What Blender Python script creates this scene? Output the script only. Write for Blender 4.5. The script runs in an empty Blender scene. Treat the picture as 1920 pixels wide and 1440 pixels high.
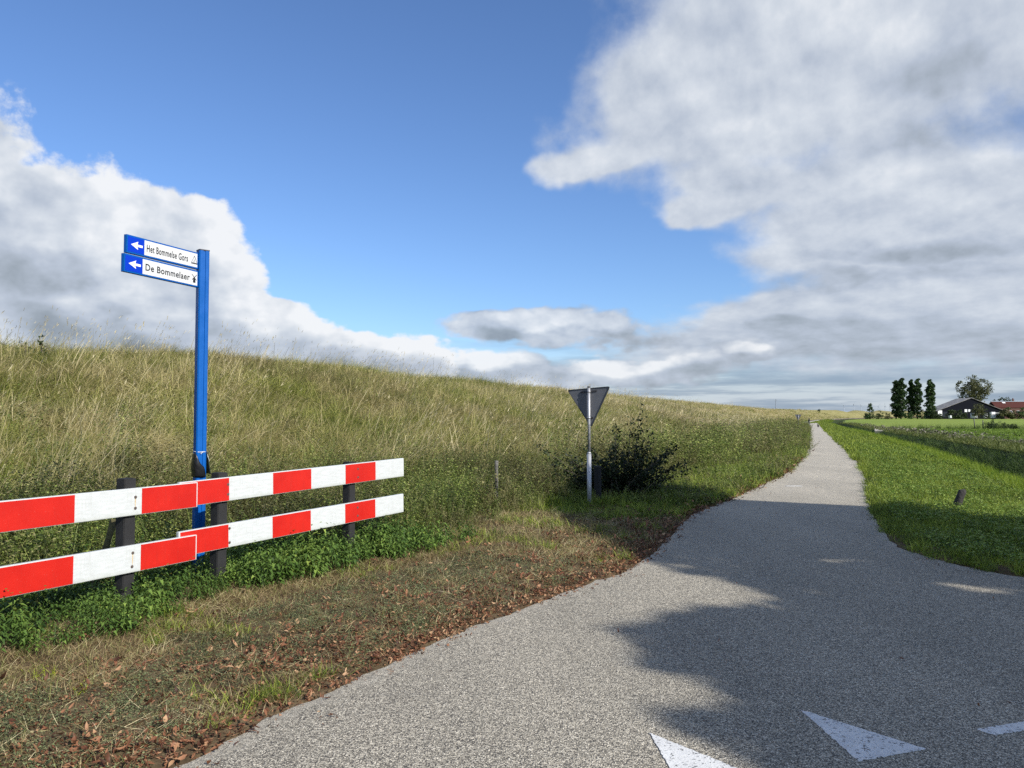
import bpy, bmesh, math, random
import numpy as np
from mathutils import Vector, Matrix, noise as mnoise
from mathutils.geometry import delaunay_2d_cdt

rng = np.random.default_rng(7)
random.seed(7)
R = math.radians
C = bpy.context.scene.collection

# ------------------------------------------------------------------ camera
F = 1443.0
CAM_H = 1.6
PITCH = math.atan(58 / F)
cam = bpy.data.cameras.new('camera')
cam.sensor_width = 36
cam.lens = 36 * F / 1920
cam.clip_start = 0.05
cam.clip_end = 20000
cam_ob = bpy.data.objects.new('camera', cam)
C.objects.link(cam_ob)
cam_ob.location = (0, 0, CAM_H)
cam_ob.rotation_euler = (math.pi / 2 + PITCH, 0, 0)
bpy.context.scene.camera = cam_ob

def ray(px, py):
    cx, cy = (px - 960) / F, -(py - 720) / F
    return (cx, math.cos(PITCH) - cy * math.sin(PITCH), math.sin(PITCH) + cy * math.cos(PITCH))

def at(px, py, y):
    "the world point seen at pixel (px, py) of the photograph at distance y along the ground"
    r = ray(px, py)
    return (r[0] / r[1] * y, y, CAM_H + r[2] / r[1] * y)

def groad(y):
    t = np.clip((np.asarray(y, float) - 16) / 150, 0, 1)
    return -0.85 * t * t * (3 - 2 * t)

def gnd(px, py, off=0.0):
    r = ray(px, py)
    y = 20.0
    for _ in range(40):
        y = 0.5 * y + 0.5 * (float(groad(y)) + off - CAM_H) / (r[2] / r[1])
    return (r[0] / r[1] * y, y)

def azel(px, py):
    r = ray(px, py)
    return math.atan2(r[0], r[1]), math.asin(r[2] / math.sqrt(sum(c * c for c in r)))

# ------------------------------------------------------------------ light
SUN_EL = R(32)
SUN_H = Vector((0.72, -0.69)).normalized()          # towards the sun, on the map
SUN = Vector((SUN_H.x * math.cos(SUN_EL), SUN_H.y * math.cos(SUN_EL), math.sin(SUN_EL)))
sl = bpy.data.lights.new('sun', 'SUN')
sl.energy = 5.0
sl.angle = R(0.5)
sl.color = (1.0, 0.955, 0.88)
so = bpy.data.objects.new('sun', sl)
C.objects.link(so)
so.rotation_euler = (-SUN).to_track_quat('-Z', 'Y').to_euler()
so.location = (30, -30, 30)

sc = bpy.context.scene
sc.view_settings.view_transform = 'Standard'
sc.view_settings.look = 'None'
sc.view_settings.exposure = 0.36
sc.view_settings.gamma = 1
sc.view_settings.use_curve_mapping = False
sc.cycles.use_denoising = False
sc.cycles.max_bounces = 6
sc.cycles.diffuse_bounces = 3
sc.cycles.glossy_bounces = 2
sc.cycles.transmission_bounces = 4
sc.cycles.transparent_max_bounces = 4
sc.cycles.use_adaptive_sampling = True
sc.cycles.adaptive_threshold = 0.015

# ------------------------------------------------------------------ node helper
class NT:
    def __init__(s, tree):
        s.t = tree
        s.n = tree.nodes
        s.l = tree.links
    def node(s, kind, **kw):
        nd = s.n.new(kind)
        for k, v in kw.items():
            setattr(nd, k, v)
        return nd
    def put(s, sock, v):
        if isinstance(v, bpy.types.NodeSocket):
            s.l.new(v, sock)
        elif v is not None:
            if hasattr(sock.default_value, '__len__') and not hasattr(v, '__len__'):
                v = [v] * len(sock.default_value)
            if hasattr(v, '__len__') and len(sock.default_value) == 4 and len(v) == 3:
                v = (*v, 1)
            sock.default_value = v
    def m(s, op, a, b=None, c=None, clamp=False):
        nd = s.node('ShaderNodeMath', operation=op, use_clamp=clamp)
        for i, v in enumerate((a, b, c)):
            if v is not None:
                s.put(nd.inputs[i], v)
        return nd.outputs[0]
    def add(s, a, b): return s.m('ADD', a, b)
    def sub(s, a, b): return s.m('SUBTRACT', a, b)
    def mul(s, a, b): return s.m('MULTIPLY', a, b)
    def ss(s, v, lo, hi, a=0.0, b=1.0):
        nd = s.node('ShaderNodeMapRange', interpolation_type='SMOOTHSTEP')
        for i, x in enumerate((v, lo, hi, a, b)):
            s.put(nd.inputs[i], x)
        return nd.outputs[0]
    def lin(s, v, lo, hi, a=0.0, b=1.0):
        nd = s.node('ShaderNodeMapRange')
        for i, x in enumerate((v, lo, hi, a, b)):
            s.put(nd.inputs[i], x)
        return nd.outputs[0]
    def mix(s, f, a, b, mode='MIX'):
        nd = s.node('ShaderNodeMix', data_type='RGBA', blend_type=mode, clamp_factor=True)
        s.put(nd.inputs[0], f); s.put(nd.inputs[6], a); s.put(nd.inputs[7], b)
        return nd.outputs[2]
    def noise(s, vec, scale, detail=4, rough=0.5, dist=0.0, col=False, dim='3D'):
        nd = s.node('ShaderNodeTexNoise', noise_dimensions=dim)
        if vec is not None:
            s.l.new(vec, nd.inputs['Vector'])
        nd.inputs['Scale'].default_value = scale
        nd.inputs['Detail'].default_value = detail
        nd.inputs['Roughness'].default_value = rough
        nd.inputs['Distortion'].default_value = dist
        return nd.outputs[1 if col else 0]
    def voro(s, vec, scale, out='Color', feature='F1', rnd=1.0):
        nd = s.node('ShaderNodeTexVoronoi', feature=feature)
        s.l.new(vec, nd.inputs['Vector'])
        nd.inputs['Scale'].default_value = scale
        nd.inputs['Randomness'].default_value = rnd
        return nd.outputs[out]
    def ramp(s, f, stops, interp='LINEAR'):
        nd = s.node('ShaderNodeValToRGB')
        cr = nd.color_ramp
        cr.interpolation = interp
        while len(cr.elements) < len(stops):
            cr.elements.new(0.5)
        for e, (p, c) in zip(cr.elements, stops):
            e.position = p
            e.color = (*c, 1) if len(c) == 3 else c
        s.l.new(f, nd.inputs[0])
        return nd.outputs[0]
    def pos(s):
        return s.node('ShaderNodeNewGeometry').outputs['Position']
    def comb(s, x, y, z=0.0):
        nd = s.node('ShaderNodeCombineXYZ')
        for i, v in enumerate((x, y, z)):
            s.put(nd.inputs[i], v)
        return nd.outputs[0]
    def sep(s, v):
        nd = s.node('ShaderNodeSeparateXYZ')
        s.l.new(v, nd.inputs[0])
        return nd.outputs
    def vm(s, op, a, b=None):
        nd = s.node('ShaderNodeVectorMath', operation=op)
        s.put(nd.inputs[0], a)
        if b is not None:
            s.put(nd.inputs[1], b)
        return nd.outputs[1 if op in ('LENGTH', 'DOT_PRODUCT', 'DISTANCE') else 0]
    def bump(s, h, dist, strength=1.0):
        nd = s.node('ShaderNodeBump')
        nd.inputs['Strength'].default_value = strength
        nd.inputs['Distance'].default_value = dist
        s.l.new(h, nd.inputs['Height'])
        return nd.outputs[0]

# ------------------------------------------------------------------ sky
def build_world():
    w = bpy.data.worlds.new('World')
    sc.world = w
    w.use_nodes = True
    T = NT(w.node_tree)
    T.n.clear()
    sky = T.node('ShaderNodeTexSky', sky_type='NISHITA', sun_disc=False)
    sky.sun_elevation = SUN_EL
    sky.sun_rotation = math.atan2(SUN_H.x, SUN_H.y)
    sky.air_density = 1.0
    sky.dust_density = 0.4
    sky.ozone_density = 3.0
    d = T.node('ShaderNodeTexCoord').outputs['Generated']
    d = T.vm('NORMALIZE', d)
    x, y, z = T.sep(d)[:3]
    az = T.m('ARCTAN2', x, y)
    el = T.m('ARCSINE', z)
    # noise coordinates: squashed towards the horizon, as a cloud layer seen from below
    ell = T.mul(T.m('LOGARITHM', T.m('MAXIMUM', T.add(el, 0.16), 0.02), math.e), 0.55)
    q = T.comb(az, ell, 0.0)
    qd = d
    qs = T.comb(az, T.mul(T.m('LOGARITHM', T.m('MAXIMUM', T.add(el, 0.06), 0.02), math.e), 0.42), 7.0)
    qc = T.comb(az, T.mul(T.m('LOGARITHM', T.m('MAXIMUM', T.add(el, 0.45), 0.02), math.e), 0.80), 3.0)
    warp = T.noise(q, 5.0, 4, 0.6, col=True)
    warp = T.vm('MULTIPLY', T.vm('SUBTRACT', warp, (0.5, 0.5, 0.5)), (0.16, 0.10, 0.0))
    p = T.vm('ADD', T.comb(az, el, 0.0), warp)
    def blob(px, py, rx, ry, rot=0.0, k=1.0):
        a, e = azel(px, py)
        c = math.cos(a)
        mp = T.node('ShaderNodeMapping', vector_type='TEXTURE')
        T.l.new(p, mp.inputs[0])
        mp.inputs[1].default_value = (a, e, 0)
        mp.inputs[2].default_value = (0, 0, R(rot))
        mp.inputs[3].default_value = (rx / F * c * c, ry / F * c, 1)
        return T.mul(T.sub(1.0, T.vm('LENGTH', mp.outputs[0])), k)
    def union(bl, k=0.25):
        acc = bl[0]
        for b in bl[1:]:
            acc = T.m('SMOOTH_MAX', acc, b, k)
        return acc
    cum = union([blob(*b) for b in [
        (-80, 430, 240, 290), (120, 470, 215, 175), (330, 500, 175, 112),
        (480, 605, 220, 62, -12), (150, 650, 450, 110), (700, 680, 190, 60),
        (-600, 480, 560, 330)]])
    lowc = union([blob(*b) for b in [
        (1025, 614, 225, 36), (960, 700, 300, 46), (1180, 688, 190, 44), (1370, 655, 70, 27), (700, 710, 300, 50)]], 0.1)
    strat = union([blob(*b) for b in [
        (1570, 40, 600, 330), (1270, 190, 260, 170), (1140, 296, 165, 36, 4), (1700, 400, 430, 230),
        (1330, 392, 120, 38), (1740, 590, 500, 132), (1470, 592, 350, 68, 6), (1560, 470, 240, 80), (1400, 350, 190, 70), (2500, 350, 800, 520)]], 0.3)
    n1 = T.noise(qc, 6.5, 9, 0.60)
    n1s = T.noise(T.vm('ADD', q, (0.030, 0.038, 0.0)), 6.5, 6, 0.62)
    n2 = T.noise(T.vm('MULTIPLY', qs, (1.0, 1.2, 1.0)), 3.4, 9, 0.58, 0.3)
    nf = T.noise(qc, 22.0, 6, 0.6)
    puff = T.sub(T.mul(T.add(T.mul(n1, 0.8), T.mul(nf, 0.35)), 1.0), 0.57)
    dc = T.ss(T.add(cum, T.mul(puff, 1.3)), 0.0, 0.16)
    dl = T.ss(T.add(lowc, T.mul(puff, 1.6)), 0.0, 0.30)
    ds = T.ss(T.add(strat, T.mul(T.add(T.sub(n2, 0.5), T.mul(puff, 0.6)), 1.1)), -0.04, 0.42)
    # behind and overhead, out of the picture: broken cloud of the same kind
    front = T.ss(y, 0.35, 0.62)
    dr = T.mul(T.ss(n2, 0.42, 0.58), T.ss(front, 1.0, 0.0))
    # relief: lit side towards the upper right
    m1 = T.noise(qc, 7.5, 5, 0.5)
    m1s = T.noise(T.vm('ADD', qc, (0.020, 0.030, 0.0)), 7.5, 5, 0.5)
    m2 = T.noise(T.vm('MULTIPLY', qs, (1.0, 1.4, 1.0)), 5.0, 7, 0.55, 0.2)
    m3 = T.noise(qs, 13.0, 6, 0.55)
    m3s = T.noise(T.vm('ADD', qs, (0.010, 0.018, 0.0)), 13.0, 6, 0.55)
    rel1 = T.add(T.mul(T.sub(m1, m1s), 1.5), T.mul(T.sub(nf, 0.5), 0.16))
    rel2 = T.add(T.mul(T.sub(m3, m3s), 1.25), T.mul(T.sub(m2, 0.5), 0.45))
    depth = T.ss(T.add(cum, T.mul(puff, 0.5)), 0.0, 0.62)
    dark = union([blob(*b) for b in [
        (40, 400, 190, 60), (130, 520, 330, 55), (300, 640, 330, 50), (620, 690, 240, 26)]], 0.1)
    darkm = T.ss(T.add(dark, T.mul(puff, 1.0)), -0.6, 0.8)
    bc = T.sub(T.sub(T.add(1.0, T.mul(rel1, 1.35)), T.mul(depth, 0.16)), T.mul(darkm, 0.36))
    llit = union([blob(*b) for b in [(1040, 602, 190, 17), (1190, 668, 130, 20), (930, 674, 170, 18), (1375, 646, 45, 12), (720, 670, 150, 20)]], 0.1)
    bl = T.add(T.add(0.50, T.mul(rel1, 1.5)), T.mul(T.ss(T.add(llit, T.mul(puff, 1.4)), -0.4, 0.6), 0.36))
    sdark = union([blob(*b) for b in [
        (1760, 228, 380, 52), (1780, 100, 130, 60, 25), (1660, 640, 420, 52), (1560, 530, 260, 20), (1460, 615, 180, 16), (1750, 480, 250, 22)]], 0.1)
    sdm = T.ss(T.add(sdark, T.mul(T.sub(n2, 0.5), 1.2)), -0.5, 0.9)
    slit = union([blob(*b) for b in [
        (1780, 290, 300, 35), (1650, 20, 220, 70), (1130, 300, 120, 30), (1500, 250, 200, 50)]], 0.1)
    slm = T.ss(T.add(slit, T.mul(T.sub(n2, 0.5), 1.2)), -0.5, 0.9)
    bs = T.add(T.sub(T.add(0.68, T.mul(rel2, 0.58)), T.mul(sdm, 0.25)), T.add(T.mul(slm, 0.14), T.mul(rel1, 0.25)))
    ccol = lambda b: T.ramp(T.m('MULTIPLY', b, 1.0, clamp=True), [(0.0, (0.22, 0.255, 0.31)), (0.3, (0.34, 0.39, 0.45)),
                                  (0.55, (0.50, 0.56, 0.66)), (0.78, (0.68, 0.73, 0.80)), (1.0, (0.90, 0.92, 0.95))])
    skyc = T.mix(1.0, sky.outputs[0], (0.69, 0.82, 1.03), 'MULTIPLY')
    GAIN = 0.12
    skyc = T.vm('MULTIPLY', skyc, (GAIN,) * 3)
    # thin grey-blue veil low over the horizon
    hb = T.noise(T.vm('MULTIPLY', qs, (1.0, 2.6, 1.0)), 5.5, 7, 0.58)
    hz = T.ss(T.add(el, T.mul(T.sub(hb, 0.5), 0.10)), 0.02, 0.115, 1.0, 0.0)
    hcol = T.ramp(T.ss(hb, 0.38, 0.62), [(0.0, (0.29, 0.37, 0.49)), (0.55, (0.40, 0.47, 0.57)), (1.0, (0.60, 0.66, 0.73))])
    EXP = 2 ** -0.36
    col = T.mix(T.mul(hz, 0.88), skyc, T.vm('MULTIPLY', hcol, (EXP,) * 3))
    col = T.mix(T.mul(dr, 0.9), col, T.vm('MULTIPLY', ccol(T.add(0.55, rel2)), (EXP,) * 3))
    col = T.mix(T.mul(ds, 0.96), col, T.vm('MULTIPLY', ccol(bs), (EXP,) * 3))
    col = T.mix(T.mul(dl, 0.92), col, T.vm('MULTIPLY', ccol(bl), (EXP,) * 3))
    col = T.mix(T.mul(dc, 0.98), col, T.vm('MULTIPLY', ccol(bc), (EXP,) * 3))
    bg = T.node('ShaderNodeBackground')
    T.l.new(col, bg.inputs[0])
    bg.inputs[1].default_value = 1.0
    out = T.node('ShaderNodeOutputWorld')
    T.l.new(bg.outputs[0], out.inputs[0])
    w.cycles.sampling_method = 'MANUAL'
    w.cycles.sample_map_resolution = 512
build_world()

# ------------------------------------------------------------------ object helpers
def tag(o, label=None, cat=None, group=None, kind=None):
    if label: o['label'] = label
    if cat: o['category'] = cat
    if group: o['group'] = group
    if kind: o['kind'] = kind
    return o

def empty(name, loc, rz=0.0):
    o = bpy.data.objects.new(name, None)
    o.empty_display_size = 0.2
    C.objects.link(o)
    o.location = loc
    o.rotation_euler = (0, 0, rz)
    return o

def link(name, me, mat=None, parent=None, loc=None, rot=None):
    o = bpy.data.objects.new(name, me)
    C.objects.link(o)
    if mat is not None and not me.materials:
        me.materials.append(mat)
    if parent is not None:
        o.parent = parent
    if loc is not None: o.location = loc
    if rot is not None: o.rotation_euler = rot
    return o

def copy_tree(o, parent=None):
    c = o.copy()
    C.objects.link(c)
    if parent is not None:
        c.parent = parent
    for ch in list(o.children):
        copy_tree(ch, c)
    return c

def mesh_np(name, V, Fc, attrs=None, smooth=False):
    "V (n,3) array, Fc list/array of faces (all same size) -> mesh; attrs {name: float per vertex}"
    me = bpy.data.meshes.new(name)
    V = np.asarray(V, np.float32)
    Fc = np.asarray(Fc, np.int32)
    k = Fc.shape[1]
    me.vertices.add(len(V)); me.vertices.foreach_set('co', V.ravel())
    me.loops.add(Fc.size); me.loops.foreach_set('vertex_index', Fc.ravel())
    me.polygons.add(len(Fc))
    me.polygons.foreach_set('loop_start', np.arange(0, Fc.size, k, dtype=np.int32))
    me.update(calc_edges=True)
    if smooth:
        me.polygons.foreach_set('use_smooth', np.ones(len(Fc), bool))
    for nm, a in (attrs or {}).items():
        at_ = me.attributes.new(nm, 'FLOAT', 'POINT')
        at_.data.foreach_set('value', np.asarray(a, np.float32))
    return me

def bm_mesh(name, bm, smooth=False):
    me = bpy.data.meshes.new(name)
    if smooth:
        for f in bm.faces: f.smooth = True
    bm.normal_update()
    bm.to_mesh(me)
    bm.free()
    return me

def bm_box(bm, sx, sy, sz, c=(0, 0, 0), bevel=0.0, mat=None):
    r = bmesh.ops.create_cube(bm, size=1.0)
    vs = r['verts']
    bmesh.ops.scale(bm, vec=(sx, sy, sz), verts=vs)
    if bevel:
        es = list({e for v in vs for e in v.link_edges})
        rr = bmesh.ops.bevel(bm, geom=es, offset=bevel, segments=2, affect='EDGES')
        vs = list({v for v in rr['verts']} | {v for f in rr['faces'] for v in f.verts} | {v for v in vs if v.is_valid})
        vs = [v for v in vs if v.is_valid]
    if mat is not None:
        bmesh.ops.transform(bm, matrix=mat, verts=vs)
    bmesh.ops.translate(bm, vec=c, verts=vs)
    return vs

def bm_cyl(bm, r1, r2, h, c=(0, 0, 0), seg=20, rot=None):
    r = bmesh.ops.create_cone(bm, cap_ends=True, segments=seg, radius1=r1, radius2=r2, depth=h)
    vs = r['verts']
    if rot is not None:
        bmesh.ops.transform(bm, matrix=rot, verts=vs)
    bmesh.ops.translate(bm, vec=c, verts=vs)
    return vs

def bm_prism(bm, pts, z0, z1, axis='z'):
    "extrude a 2-D outline"
    a = [bm.verts.new((p[0], p[1], z0)) for p in pts]
    b = [bm.verts.new((p[0], p[1], z1)) for p in pts]
    n = len(pts)
    bm.faces.new(a[::-1]); bm.faces.new(b)
    for i in range(n):
        bm.faces.new((a[i], a[(i + 1) % n], b[(i + 1) % n], b[i]))
    return a + b

def tube(bm, pts, radii, seg=6):
    rings = []
    up = Vector((0, 0, 1))
    for i, p in enumerate(pts):
        p = Vector(p)
        d = Vector(pts[min(i + 1, len(pts) - 1)]) - Vector(pts[max(i - 1, 0)])
        d.normalize()
        s = d.cross(up if abs(d.z) < 0.95 else Vector((1, 0, 0))).normalized()
        t = s.cross(d)
        rings.append([bm.verts.new(p + (s * math.cos(2 * math.pi * k / seg) + t * math.sin(2 * math.pi * k / seg)) * radii[i]) for k in range(seg)])
    for a, b in zip(rings, rings[1:]):
        for k in range(seg):
            bm.faces.new((a[k], a[(k + 1) % seg], b[(k + 1) % seg], b[k]))
    bm.faces.new(rings[0][::-1]); bm.faces.new(rings[-1])

# ------------------------------------------------------------------ materials
def mat_new(name):
    m = bpy.data.materials.new(name)
    m.use_nodes = True
    T = NT(m.node_tree)
    b = T.n['Principled BSDF']
    return m, T, b

def simple(name, col, rough=0.5, metal=0.0, spec=0.5, noise_amt=0.12, nscale=12.0, bump=0.0, bscale=60.0):
    m, T, b = mat_new(name)
    tc = T.node('ShaderNodeTexCoord').outputs['Object']
    n = T.noise(tc, nscale, 5, 0.6)
    f = T.lin(n, 0.3, 0.7, 1 - noise_amt, 1 + noise_amt)
    T.put(b.inputs['Base Color'], T.vm('MULTIPLY', T.vm('ADD', T.comb(*[0.0] * 3), col), T.comb(f, f, f)))
    T.put(b.inputs['Roughness'], T.lin(n, 0.3, 0.7, max(rough - 0.06, 0.02), min(rough + 0.08, 1)))
    b.inputs['Metallic'].default_value = metal
    b.inputs['Specular IOR Level'].default_value = spec
    if bump:
        T.put(b.inputs['Normal'], T.bump(T.noise(tc, bscale, 4, 0.6), bump))
    return m

def foliage(name, cols, wscale=0.25, trans=0.35, rough=0.55, winfl=0.5, cols2=None, hz=None, spec=0.3, pscale=None):
    """leaf material: colour from the piece's own tint, the plant's random value and a patchy world pattern
    cols: ramp stops 0..1; cols2: second ramp mixed in by patches on the ground"""
    m, T, b = mat_new(name)
    at_ = T.node('ShaderNodeAttribute', attribute_name='tint').outputs['Fac']
    rnd = T.node('ShaderNodeObjectInfo').outputs['Random']
    P = T.pos()
    P = T.vm('MULTIPLY', P, (1, 1, 0.3))
    n = T.noise(P, wscale, 4, 0.6)
    n2 = T.noise(P, wscale * 6, 3, 0.6)
    v = T.add(T.mul(at_, 0.85), T.add(T.mul(rnd, 0.25), T.mul(T.ss(T.add(T.mul(n, 0.6), T.mul(n2, 0.4)), 0.35, 0.65), 0.40)))
    v = T.m('SUBTRACT', v, 0.26, clamp=True)
    col = T.ramp(v, cols)
    if cols2:
        c2 = T.ramp(v, cols2)
        k = T.ss(T.add(T.mul(T.noise(T.vm('ADD', P, (37, 11, 0)), pscale or wscale, 4, 0.62), 0.8), T.mul(rnd, 0.2)), 0.42, 0.58)
        col = T.mix(k, col, c2)
    tr = T.node('ShaderNodeBsdfTranslucent')
    T.l.new(col, tr.inputs[0])
    T.l.new(col, b.inputs['Base Color'])
    b.inputs['Roughness'].default_value = rough
    b.inputs['Specular IOR Level'].default_value = spec
    mx = T.node('ShaderNodeMixShader')
    mx.inputs[0].default_value = trans
    T.l.new(b.outputs[0], mx.inputs[1]); T.l.new(tr.outputs[0], mx.inputs[2])
    T.l.new(mx.outputs[0], T.n['Material Output'].inputs[0])
    return m

# ------------------------------------------------------------------ map of the place
def catmull(P, n=6):
    P = np.asarray(P, float)
    Q = np.vstack([2 * P[0] - P[1], P, 2 * P[-1] - P[-2]])
    out = []
    for i in range(1, len(Q) - 2):
        p0, p1, p2, p3 = Q[i - 1:i + 3]
        for t in np.arange(n) / n:
            out.append(0.5 * ((2 * p1) + (-p0 + p2) * t + (2 * p0 - 5 * p1 + 4 * p2 - p3) * t * t + (-p0 + 3 * p1 - 3 * p2 + p3) * t ** 3))
    out.append(P[-1])
    return np.array(out)

Ledge_px = [(1514, 798), (1514, 810), (1515, 821), (1514, 840), (1506, 857), (1482, 882), (1440, 905), (1375, 935), (1300, 966), (1210, 1050),
            (1060, 1112), (850, 1192), (640, 1290), (480, 1362), (330, 1440)]
Redge_px = [(1534, 793.5), (1546, 805), (1565, 822), (1587, 841), (1602, 860), (1619, 890), (1626, 915), (1625, 935), (1640, 970), (1662, 1005), (1693, 1030),
            (1743, 1047), (1817, 1065), (1917, 1083)]
L_near = [gnd(*p) for p in Ledge_px][::-1]
R_near = [gnd(*p) for p in Redge_px][::-1]
far_c = [(88, 232), (122, 310), (160, 395), (222, 510), (300, 630), (430, 740), (640, 920), (1000, 1160)]
def offs(P, d):
    P = np.asarray(P, float)
    T_ = np.gradient(P, axis=0)
    T_ /= np.linalg.norm(T_, axis=1)[:, None]
    return P + np.c_[-T_[:, 1], T_[:, 0]] * d
Lp = [(-60, -19.5), (-20, -5.2), (-6.5, -0.2), (-3.3, 1.75), (-2.2, 2.75)] + L_near + [tuple(p) for p in offs(far_c, 1.7)]
Rp = [(80, 35), (40, 20.5), (20, 12.2), (11, 8.7), (7.4, 7.6), (6.0, 7.35)] + R_near + [tuple(p) for p in offs(far_c, -1.7)]
LP = catmull(Lp)
RP = catmull(Rp)

def pl_signed(P, pts, extra=None):
    "signed distance to a polyline (left of its direction is positive) and the value of extra at the nearest point"
    P = np.asarray(P, float)
    best = np.full(len(P), 1e18); sg = np.ones(len(P)); ex = np.zeros(len(P))
    for i in range(len(pts) - 1):
        a, b = pts[i][:2], pts[i + 1][:2]
        d = b - a
        L2 = d @ d
        if L2 < 1e-9: continue
        w = P - a
        t = np.clip(w @ d / L2, 0, 1)
        q = w - t[:, None] * d
        dd = (q * q).sum(1)
        cr = d[0] * w[:, 1] - d[1] * w[:, 0]
        k = dd < best
        best[k] = dd[k]
        sg[k] = np.where(cr[k] >= 0, 1, -1)
        if extra is not None:
            ex[k] = (extra[i] + (extra[i + 1] - extra[i]) * t)[k]
    return np.sqrt(best) * sg, ex

# crest of the dike: x, y, height above the camera
crest = np.array([(-70, -8, 2.2), (-44, 8, 2.2), (-29, 18.5, 2.2), (-18.6, 27, 2.22), (-13.2, 32.5, 2.3), (-8.8, 47, 2.3), (-2.9, 60, 2.3),
                  (12.4, 101, 2.3), (46, 185, 2.4), (84, 280, 2.6), (150, 452, 3.2), (205, 560, 3.7), (285, 660, 4.1), (420, 790, 4.5),
                  (630, 985, 5.2), (980, 1230, 6.2)])
crest[:, 2] += CAM_H
toe_near = [(-60, -15), (-30, -4.5), (-14, -0.5), (-8.0, 3.0), (-5.4, 5.8), (-4.0, 7.8), (-2.4, 10.4), (-0.6, 13.0), (1.4, 16.3), (4.4, 20.5)]
WEED = np.array([(-30, -6), (-10, -0.5), (-6.2, 2.8), (-4.4, 5.0), (-3.5, 6.6), (-2.55, 7.7), (-1.6, 8.9), (-0.95, 10.0), (-0.15, 11.6), (0.65, 13.1), (1.55, 15.0), (2.6, 17.0), (4.2, 20.2)])
Lfar = [p for p in Lp if p[1] > 24]
toe = np.array(toe_near + [tuple(p) for p in offs(Lfar, 2.4)])
WEEDS = np.vstack([WEED, offs(Lfar, 1.05)])
crestS = catmull(crest)
toeS = catmull(toe, 4)

def h_noise(x, y):
    return (0.5 * np.sin(x * 0.9 + 1.3 * np.sin(y * 0.53)) * np.cos(y * 0.71 + x * 0.2) + 0.3 * np.sin(x * 2.3 + y * 1.7) + 0.2 * np.sin(x * 4.1 - y * 3.3 + 1))

def zones(x, y):
    P = np.c_[x, y]
    dL, _ = pl_signed(P, LP)          # >0: left of the road
    dR, _ = pl_signed(P, RP)          # <0: right of the road
    sT, _ = pl_signed(P, toeS)
    sK, kh = pl_signed(P, crestS[:, :2], crestS[:, 2])
    return dL, -dR, sT, sK, kh

DITCH = np.array([(0, 0.0), (0.35, 0.0), (3.2, -0.16), (3.6, -0.30), (4.9, -1.25), (5.6, -1.45), (6.2, -1.4), (7.4, -0.55), (8.0, -0.25), (9.6, -0.15), (10.2, -0.24), (10.8, -0.12), (12, -0.12), (90000, -0.12)])

def height(x, y, z=None):
    x = np.atleast_1d(np.asarray(x, float)); y = np.atleast_1d(np.asarray(y, float))
    dL, dR, sT, sK, kh = z if z is not None else zones(x, y)
    g = groad(y)
    h = g.copy()
    nz = h_noise(x, y)
    left = dL > 0
    h = np.where(left, g + 0.035 * np.clip(dL / 0.6, 0, 1) * (1 + 0.6 * nz), h)
    on = sT > 0
    t = np.clip(sT / np.maximum(sT - np.minimum(sK, 0), 1e-3), 0, 1)
    f = 0.55 * t + 0.45 * t * t * (3 - 2 * t)
    bump_ = (nz * 0.10 + 0.13 * np.sin(x * 0.41 + 2 * np.sin(y * 0.19)) * np.sin(y * 0.33 + x * 0.11)) * np.clip(sT / 2, 0, 1)
    hd = g + (kh - g) * f + bump_
    over = np.maximum(sK - 3.0, 0)
    hd = np.where(over > 0, np.maximum(hd - over / 3.0, -1.2), hd)
    h = np.where(on, np.maximum(hd, -1.5), h)
    right = dR > 0
    near = np.clip((y - 9) / 4, 0, 1) * (x > -5)
    prof = np.interp(dR, DITCH[:, 0], DITCH[:, 1])
    prof = np.where(dR < 3.2, prof, prof * near + (1 - near) * np.interp(dR, [0, 3, 90000], [0, -0.12, -0.12]))
    h = np.where(right, g + prof + 0.02 * nz * np.clip(dR / 1.0, 0, 1) + 0.03 * np.clip(dR / .3, 0, 1), h)
    road = ~left & ~right
    h = np.where(road, g - 0.03, h)
    return h

# ------------------------------------------------------------------ ground sheets
def build_ground():
    th = np.concatenate([np.linspace(-50, 50, 640), np.linspace(50, 310, 120)[1:-1]])
    th = np.radians(th)
    r = np.concatenate([[0.01], np.geomspace(0.6, 60, 300), np.geomspace(60, 700, 170)[1:], np.geomspace(700, 9000, 40)[1:]])
    TH, RR = np.meshgrid(th, r)
    X = (RR * np.sin(TH)).ravel(); Y = (RR * np.cos(TH)).ravel()
    z = zones(X, Y)
    H = height(X, Y, z)
    n, k = len(r), len(th)
    idx = np.arange(n * k).reshape(n, k)
    nx = np.roll(idx, -1, axis=1)
    Fq = np.stack([idx[:-1], nx[:-1], nx[1:], idx[1:]], -1).reshape(-1, 4)
    Fq = Fq[:, ::-1]
    fc = lambda a: a[Fq].mean(1)
    sT, dL, dR = fc(z[2]), fc(z[0]), fc(z[1])
    zone = np.where(sT > 0, 1, np.where(dR > 9.0, 2, np.where(dR > 3.0, 3, 0)))
    # the road itself is one more sheet above the soil
    V = np.c_[X, Y, H]
    cols = {}
    out = []
    for zi, nm, mt in ((0, 'verge', M['soil']), (1, 'dike', M['dike']), (2, 'field', M['field']), (3, 'ditch_bank', M['bank'])):
        ff = Fq[zone == zi]
        u, inv = np.unique(ff, return_inverse=True)
        me = mesh_np(nm, V[u], inv.reshape(-1, 4), smooth=True)
        o = link(nm, me, mt)
        tag(o, kind='structure')
    return

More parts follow.
